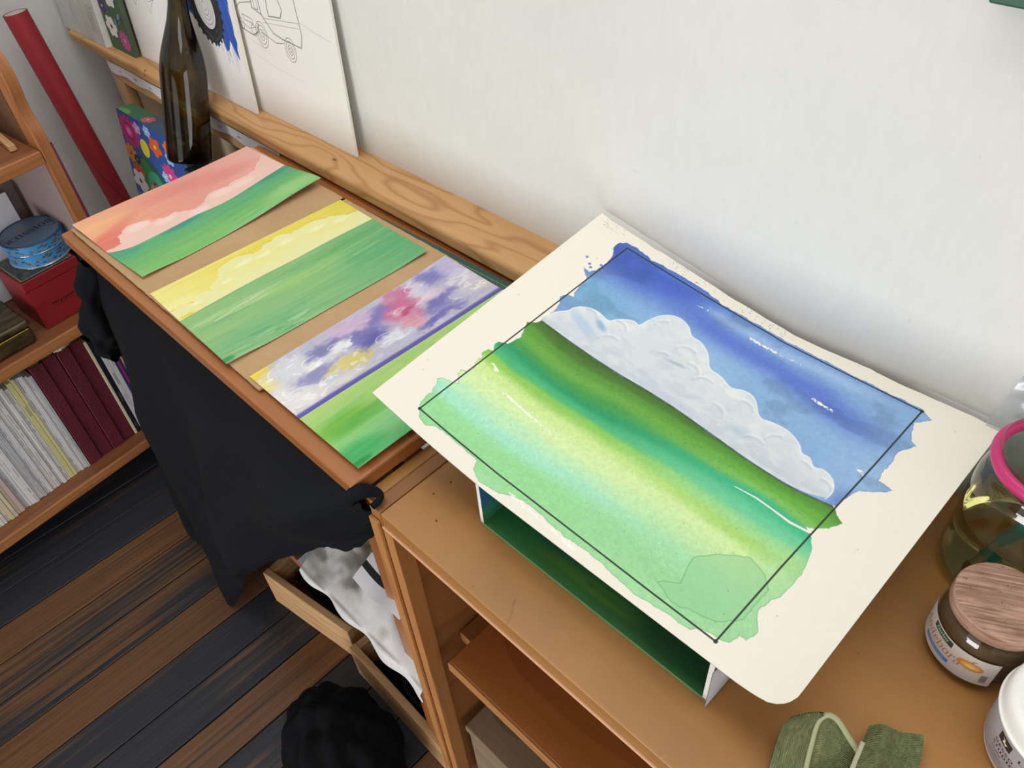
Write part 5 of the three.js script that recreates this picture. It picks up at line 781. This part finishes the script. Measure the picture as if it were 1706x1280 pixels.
// magazines and books on the bottom shelf (shelf top y = 0.1002)
{
  const spine = (base, seed, print) => canvasTex(canvas(32, 640, (x, w, h) => {
    x.fillStyle = rgb(base); x.fillRect(0, 0, w, h); const r = rng(seed);
    for (let y = 14; y < h - 10;) { const l = 14 + r() * 70; if (r() < print) { x.fillStyle = rgb(r() < 0.6 ? [128, 130, 138] : [172, 174, 180], 0.2 + 0.35 * r()); x.fillRect(8 + 6 * r(), y, 8 + 8 * r(), l); } y += l + 6 + 20 * r(); }
    paperNoise(x, w, h, seed, 10);
  }));
  const kinds = {
    white: { m: [[232, 232, 234], [224, 226, 230], [236, 234, 230]].map((c, i) => std({ map: spine(c, 900 + i, 0.6), roughness: 0.5 })), label: 'thin magazine with a white printed spine on the bottom shelf' },
    cream: { m: [[228, 218, 190], [220, 208, 178]].map((c, i) => std({ map: spine(c, 910 + i, 0.25), roughness: 0.6 })), label: 'thin magazine with a plain cream spine on the bottom shelf' },
    yellow: { m: [std({ map: spine([226, 218, 158], 920, 0.2), roughness: 0.6 })], label: 'thin magazine with a pale yellow spine beside the maroon binders' },
    grey: { m: [std({ map: spine([196, 198, 202], 930, 0.8), roughness: 0.5 })], label: 'thin magazine with a grey printed spine on the bottom shelf' },
    pink: { m: [std({ map: spine([214, 190, 186], 940, 0.3), roughness: 0.6 })], label: 'thin magazine with a dusty pink spine on the bottom shelf' },
  };
  const r = rng(61); let s = -0.30; const pat = 'wwgwwwwwgwwwwwpwwgwwwwwwgwwwccccpgwwwwgwwwwgwwyyw'; let i = 0; const map = { w: 'white', c: 'cream', y: 'yellow', g: 'grey', p: 'pink' };
  while (s < 0.108) {
    const k = kinds[map[pat[i % pat.length]]]; const th = Math.min(0.0055 + 0.0045 * r(), 0.1125 - s); if (th < 0.004) break; const hh = 0.27 + 0.013 * r(), dep = 0.19 + 0.008 * r();
    const o = mesh('magazine', new RoundedBoxGeometry(dep, hh, th - 0.0005, 1, 0.0009).translate(-dep / 2, hh / 2, 0), k.m[i % k.m.length]);
    put(o, 0.036 + 0.006 * r(), 0.1007, s + th / 2); tag(o, k.label, 'magazine', 'magazines on the bottom shelf'); s += th; i++;
  }
  // maroon binders
  const cl = std({ map: dataTex(128, 256, (u, v) => { const k = 1 + 0.25 * (vn(u * 90, v * 180, 951) - 0.5) + 0.2 * (fbm(u * 4, v * 6, 3, 953) - 0.5); return [104 * k, 34 * k, 50 * k]; }), roughness: 0.6, bumpMap: dataTex(128, 256, (u, v) => { const k = 255 * vn(u * 90, v * 180, 955, 90, 180); return [k, k, k]; }, false), bumpScale: 0.0006 });
  const pages = std({ color: 0xe2dcc8, roughness: 0.9 }); s = 0.1135;
  const extra = ['against the yellow magazines', 'with a bulging spine, second from the yellow magazines', 'under the crumpled tissue', 'next to the thin cream booklet'];
  [0.0275, 0.0285, 0.0275, 0.0275].forEach((th, n) => {
    const g = new THREE.Group(); g.name = 'binder'; const h = 0.283, d = 0.2, t = th - 0.001;
    mesh('spine', rb(-0.004, 0, -t / 2, 0, h, t / 2, 0.0019, 'y', 0.2, 0.2, n), cl, g); mesh('cover', rb(-d, 0, -t / 2, -0.0042, h, -t / 2 + 0.003, 0.001, 'y', 0.2, 0.2, n + 9), cl, g); mesh('cover', rb(-d, 0, t / 2 - 0.003, -0.0042, h, t / 2, 0.001, 'y', 0.2, 0.2, n + 5), cl, g);
    mesh('pages', bxg(-d + 0.004, 0.003, -t / 2 + 0.0032, -0.0045, h - 0.004, t / 2 - 0.0032), pages, g);
    put(g, 0.036 + (n % 2) * 0.003, 0.1007, s + th / 2); tag(g, 'maroon cloth bound binder ' + extra[n], 'book', 'maroon binders on the bottom shelf'); s += th;
  });
  const B = [[0.006, [232, 222, 190], 'thin cream booklet right of the maroon binders', 0.272], [0.010, [26, 32, 44], 'thin black booklet between the cream and the white booklets', 0.268], [0.0095, [226, 226, 232], 'white spined booklet next to the thin black booklet', 0.262], [0.0095, [230, 230, 236], 'white spined booklet next to the navy booklet', 0.266], [0.005, [44, 66, 128], 'thin navy blue booklet beside the white ones', 0.27], [0.004, [206, 40, 130], 'thin bright pink booklet beside the navy one', 0.272], [0.005, [36, 58, 116], 'thin dark blue booklet beside the pink one', 0.268], [0.004, [206, 178, 130], 'thin tan booklet next to the bookcase upright', 0.262]];
  B.forEach(([th, c, label, h], n) => { const o = mesh('booklet', new RoundedBoxGeometry(0.19, h, th - 0.0004, 1, 0.0008).translate(-0.095, h / 2, 0), std({ map: spine(c, 970 + n, n > 1 && n < 4 ? 0.25 : 0.06), roughness: 0.5 })); put(o, 0.037, 0.1007, s + th / 2); tag(o, label, 'booklet', 'booklets at the end of the bottom shelf'); s += th; });
  { // tissue
    const q = new THREE.IcosahedronGeometry(0.017, 5); const p = q.attributes.position, v = V(); for (let k = 0; k < p.count; k++) { v.fromBufferAttribute(p, k); const n = v.clone().normalize(); const d = 0.6 + 0.75 * fbm(n.x * 3 + 5, n.y * 3 + n.z * 2.5 + 5, 3, 981); p.setXYZ(k, v.x * d * 0.55, v.y * d * 0.62, v.z * d); } q.computeVertexNormals();
    const o = mesh('crumpled_tissue', q, std({ color: 0xdccfb6, roughness: 0.95 })); put(o, 0.044, 0.3905, 0.186); tag(o, 'crumpled cream tissue lying on top of a maroon binder', 'tissue');
  }
}
// things on the middle shelf (top y = 0.438)
{
  const g = new THREE.Group(); g.name = 'red_tin_box'; const W = 0.110, Hh = 0.108, D = 0.11;
  const c = canvas(512, 512, (x, w, h) => { x.fillStyle = '#94222a'; x.fillRect(0, 0, w, h); const r = rng(83); x.fillStyle = 'rgba(30,8,10,0.85)'; for (let k = 0; k < 10; k++) x.fillRect(150 + k * 24, 246 + 8 * r(), 8 + 10 * r(), 22 + 10 * r()); for (let k = 0; k < 9; k++) x.fillRect(180 + k * 18, 290, 10, 8); paperNoise(x, w, h, 23, 12); });
  const red = std({ color: 0x912028, roughness: 0.45 }), fm = std({ map: canvasTex(c), roughness: 0.45 });
  const q = new THREE.BoxGeometry(D, Hh - 0.022, W).translate(-D / 2, (Hh - 0.022) / 2, 0); mesh('box_body', q, [fm, red, red, red, red, red], g);
  const rl = mesh('lid', rb(-D - 0.001, Hh - 0.0215, -W / 2 - 0.001, 0.001, Hh - 0.001, W / 2 + 0.001, 0.002), red, g);
  const tt = canvasTex(canvas(256, 256, (x, w, h) => { x.fillStyle = '#3d4336'; x.fillRect(0, 0, w, h); const r = rng(85); for (let k = 0; k < 60; k++) blob(x, r() * w, r() * h, 8 + 20 * r(), 6 + 10 * r(), [[96, 100, 80], [50, 60, 60], [120, 110, 84]][k % 3], 0.5, 3); x.strokeStyle = '#9c9468'; x.lineWidth = 6; x.strokeRect(6, 6, w - 12, h - 12); }));
  mesh('lid_picture', new THREE.BoxGeometry(D - 0.006, 0.0012, W - 0.006).translate(-D / 2, Hh - 0.0004, 0), [M.ink, M.ink, std({ map: tt, roughness: 0.3 }), M.ink, M.ink, M.ink], rl);
  put(g, 0.04, 0.4386, 0.236); tag(g, 'square red tin box with small black print under the blue tin', 'box');
}
{
  const g = new THREE.Group(); g.name = 'blue_tin'; const R = 0.0565, Hh = 0.05;
  const wallC = canvas(1024, 160, (x, w, h) => { x.fillStyle = '#4aa0e0'; x.fillRect(0, 0, w, h); const r = rng(87); for (let k = 0; k < 150; k++) { const a = r() * w, b = 14 + r() * (h - 28); flower(x, a, b, 7 + 5 * r(), 5, [[52, 60, 84], [70, 86, 110], [150, 140, 110]][k % 3], [200, 190, 150], r() * 3); } for (let k = 0; k < 200; k++) pencil(x, [[r() * w, r() * h], [r() * w * 0 + r() * w, r() * h]].map((p, i, A) => i ? [A[0][0] + 14 * (r() - 0.5), A[0][1] + 14 * (r() - 0.5)] : p), 2, 0.6, [52, 66, 96]); x.fillStyle = '#d8dde2'; x.fillRect(0, h - 7, w, 7); });
  const topC = canvas(512, 512, (x, w, h) => { x.fillStyle = '#6f8fb0'; x.fillRect(0, 0, w, h); x.save(); x.translate(256, 256); x.rotate(0.0); x.fillStyle = '#1d2430'; x.textAlign = 'center'; x.font = 'bold 92px serif'; x.fillText('BOISSIER', 0, 40); x.strokeStyle = '#1d2430'; x.lineWidth = 5; x.beginPath(); x.moveTo(-190, -30); x.bezierCurveTo(-230, -90, -140, -100, -150, -40); x.stroke(); x.beginPath(); x.moveTo(190, 60); x.bezierCurveTo(240, 110, 150, 120, 150, 70); x.stroke(); for (let k = 0; k < 9; k++) ell(x, 20 + 22 * Math.cos(k), 100 + 22 * Math.sin(k), 14, 10, k, rgb([150, 134, 92])); x.restore(); ell(x, 256, 256, 240, 240, 0, null, '#3a4558', 8); });
  const wm = std({ map: canvasTex(wallC), roughness: 0.3, metalness: 0.15 }), tm = std({ map: canvasTex(topC), roughness: 0.3, metalness: 0.15 }), met = std({ color: 0xc8ccd2, metalness: 0.85, roughness: 0.25 });
  mesh('tin_body', lathe([[R - 0.0015, 0.003], [R - 0.0015, 0.029]], 72), wm, g); mesh('base_rim', new THREE.TorusGeometry(R - 0.001, 0.0014, 8, 72).rotateX(Math.PI / 2).translate(0, 0.0016, 0), met, g);
  const ls = mesh('lid', lathe([[R, 0.029], [R, 0.0475]], 72), wm, g); mesh('lid_rim', new THREE.TorusGeometry(R, 0.0011, 8, 72).rotateX(Math.PI / 2).translate(0, 0.029, 0), met, ls); mesh('lid_rim', new THREE.TorusGeometry(R - 0.0006, 0.0013, 8, 72).rotateX(Math.PI / 2).translate(0, 0.0478, 0), std({ color: 0x51698c, metalness: 0.5, roughness: 0.3 }), ls);
  const disc = new THREE.CircleGeometry(R, 72).rotateX(-Math.PI / 2).rotateY(-Math.PI / 2 + 0.1); disc.translate(0, 0.0479, 0); mesh('lid_top', disc, tm, ls); mesh('tin_base', new THREE.CircleGeometry(R - 0.002, 48).rotateX(Math.PI / 2).translate(0, 0.001, 0), met, g);
  const p = V(-1.583, 0.5467, 0.385); g.position.copy(p); g.rotation.y = BR; tag(g, 'round light blue flowered tin with dark lettering on its lid', 'tin');
}
{
  const g = new THREE.Group(); g.name = 'bronze_tin'; const W = 0.15, D = 0.11, Hh = 0.052;
  const bm = std({ map: dataTex(256, 128, (u, v) => { const k = fbm(u * 9, v * 9, 4, 991, 9, 9); return mix3([62, 54, 36], [128, 112, 76], clamp(1.5 * (k - 0.25))); }), metalness: 0.55, roughness: 0.4 });
  mesh('tin_body', rb(-D, 0, -W / 2, 0, 0.036, W / 2, 0.010, 'z', 0.2, 0.1, 2), bm, g); mesh('lid', rb(-D - 0.002, 0.0365, -W / 2 - 0.002, 0.002, Hh, W / 2 + 0.002, 0.007, 'z', 0.2, 0.1, 3), bm, g);
  mesh('gilt_band', rb(-0.002, 0.031, -W / 2 + 0.006, 0.0028, 0.0362, W / 2 - 0.006, 0.001), std({ color: 0xb9a04c, metalness: 0.9, roughness: 0.3 }), g);
  put(g, 0.02, 0.4384, 0.08); tag(g, 'low tarnished bronze tin with rounded edges beside the red box', 'tin');
  const w = mesh('white_card', new THREE.BoxGeometry(0.002, 0.2, 0.16).translate(0, 0.1, 0), std({ color: 0xeef0f8, roughness: 0.7 })); put(w, 0.2, 0.4384, 0.2); w.rotation.z = 0.0; tag(w, 'plain white card standing at the back behind the tins', 'card');
}
{ // wood scraps on the upper shelf (top y = 0.766)
  const a = mesh('wood_block', rb(-0.07, 0, -0.05, 0, 0.03, 0.05, 0.002, 'z', 0.3, 0.2, 6), M.crateWood); put(a, 0.05, 0.7665, 0.21, 0.25); tag(a, 'small pale wooden block on the upper shelf', 'block');
  const b = mesh('wood_stick', rb(-0.12, 0, -0.006, 0, 0.01, 0.006, 0.001, 'x', 0.3, 0.1, 7), M.crateWood); put(b, 0.04, 0.7665, 0.284, -0.12); tag(b, 'thin wooden stick on the upper shelf', 'stick');
}

// ───────────────────────── under the desk ─────────────────────────
function crate(label, x, z, ry, W, D, Hh, part) {
  const g = thing('wooden_crate', label, 'crate', [x, 0, z], ry, 'crates under the desk'); const t = 0.014;
  mesh('front_board', rb(-W / 2, 0.0, D / 2 - t, W / 2, Hh, D / 2, 0.002, 'x', 0.5, 0.2, 3), M.crateWood, g); mesh('back_board', rb(-W / 2, 0.0, -D / 2, W / 2, Hh, -D / 2 + t, 0.002, 'x', 0.5, 0.2, 4), M.crateWood, g);
  mesh('end_board', rb(-W / 2, 0.0, -D / 2 + t, -W / 2 + t, Hh - 0.003, D / 2 - t, 0.001, 'z', 0.5, 0.2, 5), M.crateWood, g); mesh('end_board', rb(W / 2 - t, 0.0, -D / 2 + t, W / 2, Hh - 0.003, D / 2 - t, 0.001, 'z', 0.5, 0.2, 6), M.crateWood, g);
  mesh('bottom_board', rb(-W / 2 + t, 0.004, -D / 2 + t, W / 2 - t, 0.014, D / 2 - t, 0.001, 'x', 0.5, 0.3, 7), M.redWood, g); return g;
}
crate('pale wooden crate partly covered by the hanging black cloth', -0.8895, 0.2745, 0.157, 0.224, 0.25, 0.1);
const cr2 = crate('pale wooden crate holding black cables beside the cabinet', -0.612, 0.272, -0.02, 0.25, 0.25, 0.092);
{
  const r = rng(71); const tag2 = (o, l) => tag(o, l, 'cable', 'cables in the crate');
  for (let k = 0; k < 3; k++) { const p = []; for (let i = 0; i < 9; i++) { const a = i * 0.9 + k * 2; p.push([-0.6 + (0.085 - 0.012 * k) * Math.cos(a), 0.04 + 0.004 * i + 0.006 * k, 0.285 + (0.085 - 0.012 * k) * Math.sin(a)]); } tag2(mesh('cable', tube(p, k === 1 ? 0.0034 : 0.0046, 160, 8), std({ color: k === 1 ? 0x8f9498 : 0x17181b, roughness: 0.45 })), ['thick black cable coiled in the crate', 'grey cable coiled in the crate', 'black cable lying deepest in the crate'][k]); }
  const d = mesh('dark_cloth', sheet((u, v) => V(-0.955 + 0.17 * u - 0.03 * v, 0.045 + 0.04 * (fbm(u * 5, v * 5, 3, 731) - 0.3), 0.375 - 0.19 * v - 0.02 * u), 30, 30, 0.003), [M.black, M.black]); tag(d, 'black rag stuffed into the half covered crate', 'rag');
  const e = mesh('dark_cloth', sheet((u, v) => V(-0.715 + 0.205 * u, 0.026 + 0.02 * (fbm(u * 5, v * 5, 3, 733) - 0.3), 0.375 - 0.2 * v), 24, 24, 0.003), [M.black, M.black]); tag(e, 'black rag added to darken the bottom of the crate of cables', 'rag');  // second rag is added only to make the crate interior dark
}
{ // white rag on the lower shelf, spilling over its edge
  const tex = dataTex(256, 256, (u, v) => { const k = fbm(u * 6, v * 6, 4, 741, 6, 6), n = vn(u * 140, v * 140, 743, 140, 140), st = fbm(u * 3, v * 5, 3, 747, 3, 5); const c = mix3([232, 230, 230], [206, 202, 198], clamp(1.4 * (k - 0.3) + 0.4 * (n - 0.5))); return mix3(c, [150, 138, 112], 0.7 * smooth(0.6, 0.72, st)); });
  const m = std({ map: tex, roughness: 0.95 });
  const f = (u, v) => { // u across x, v from the front fold to the back
    const x = mix(-0.78, -0.485, u), drop = v < 0.2 ? (0.2 - v) / 0.2 : 0; const z = drop > 0 ? 0.403 + 0.004 * Math.sin(u * 20) + 0.006 * (1 - drop) : 0.405 - (v - 0.2) / 0.8 * 0.24;
    const pile = Math.sin(clamp((v - 0.12) / 0.7) * Math.PI * 0.62); const hgt = 0.012 + 0.095 * pile * (0.35 + 0.65 * u) + 0.05 * pile * (fbm(u * 6, v * 6, 3, 751) - 0.4) + 0.012 * Math.sin(u * 17 + v * 11) * pile;
    return V(x + 0.012 * Math.sin(v * 9), Math.max(0.3045 + hgt, 0.3055) - drop * (0.004 + 0.026 * smooth(0.4, 0.8, u) * (0.7 + 0.5 * vn(u * 9, 1, 7))), Math.max(z, 0.16));
  };
  const o = mesh('white_rag', sheet(f, 60, 60, 0.003), [m, m]); tag(o, 'crumpled white rag with grey stains spilling off the lower shelf', 'rag');
  const st = canvasTex(canvas(64, 512, (x, w, h) => { x.fillStyle = '#191b20'; x.fillRect(0, 0, w, h); x.fillStyle = '#e6e6ea'; for (const [a, b] of [[30, 20], [418, 28], [468, 44]]) x.fillRect(0, a, w, b); paperNoise(x, w, h, 25, 8); }));
  const sm = std({ map: st, roughness: 0.9 });
  const f2 = (u, v) => V(-0.602 + 0.118 * u + 0.01 * v, 0.45 + 0.075 * Math.sin(v * 1.7 + 0.2) + 0.03 * u - 0.012 * Math.sin(u * 5), 0.395 - 0.2 * v + 0.008 * u);
  const q = mesh('striped_cloth', sheet(f2, 30, 30, 0.004, (u, v) => [u, v]), [sm, sm]); tag(q, 'black cloth with white stripes lying on the white rag', 'cloth');
  const pp = mesh('white_paper', sheet((u, v) => V(-0.80 + 0.06 * u, 0.306 + 0.012 * v, 0.398 - 0.1 * v), 4, 6, 0.0006), [std({ color: 0xdfe4f6 }), std({ color: 0xdfe4f6 })]); tag(pp, 'folded white paper at the end of the lower shelf', 'paper');
}
{ // black bundle on the floor
  const q = mergeVertices(new THREE.IcosahedronGeometry(1, 24)); const p = q.attributes.position, v = V();
  for (let k = 0; k < p.count; k++) { v.fromBufferAttribute(p, k); const n = v.clone().normalize(); const d = 0.82 + 0.32 * fbm(n.x * 2.2 + 9, n.y * 2.2 + n.z * 1.9 + 9, 4, 761) + 0.07 * Math.sin(n.x * 9 + n.y * 7) * Math.sin(n.z * 8); p.setXYZ(k, v.x * d * 0.112, Math.max(v.y * d * 0.085, -0.066), v.z * d * 0.085); }
  q.computeVertexNormals(); const o = mesh('black_bundle', q, phys({ color: 0x0b0c0f, roughness: 0.95, specularIntensity: 0.25 })); o.position.set(-0.615, 0.067, 0.503); o.rotation.y = 0.05; tag(o, 'rounded bundle of black cloth lying on the floor beside the crates', 'bundle');
}

renderer.render(scene, camera);
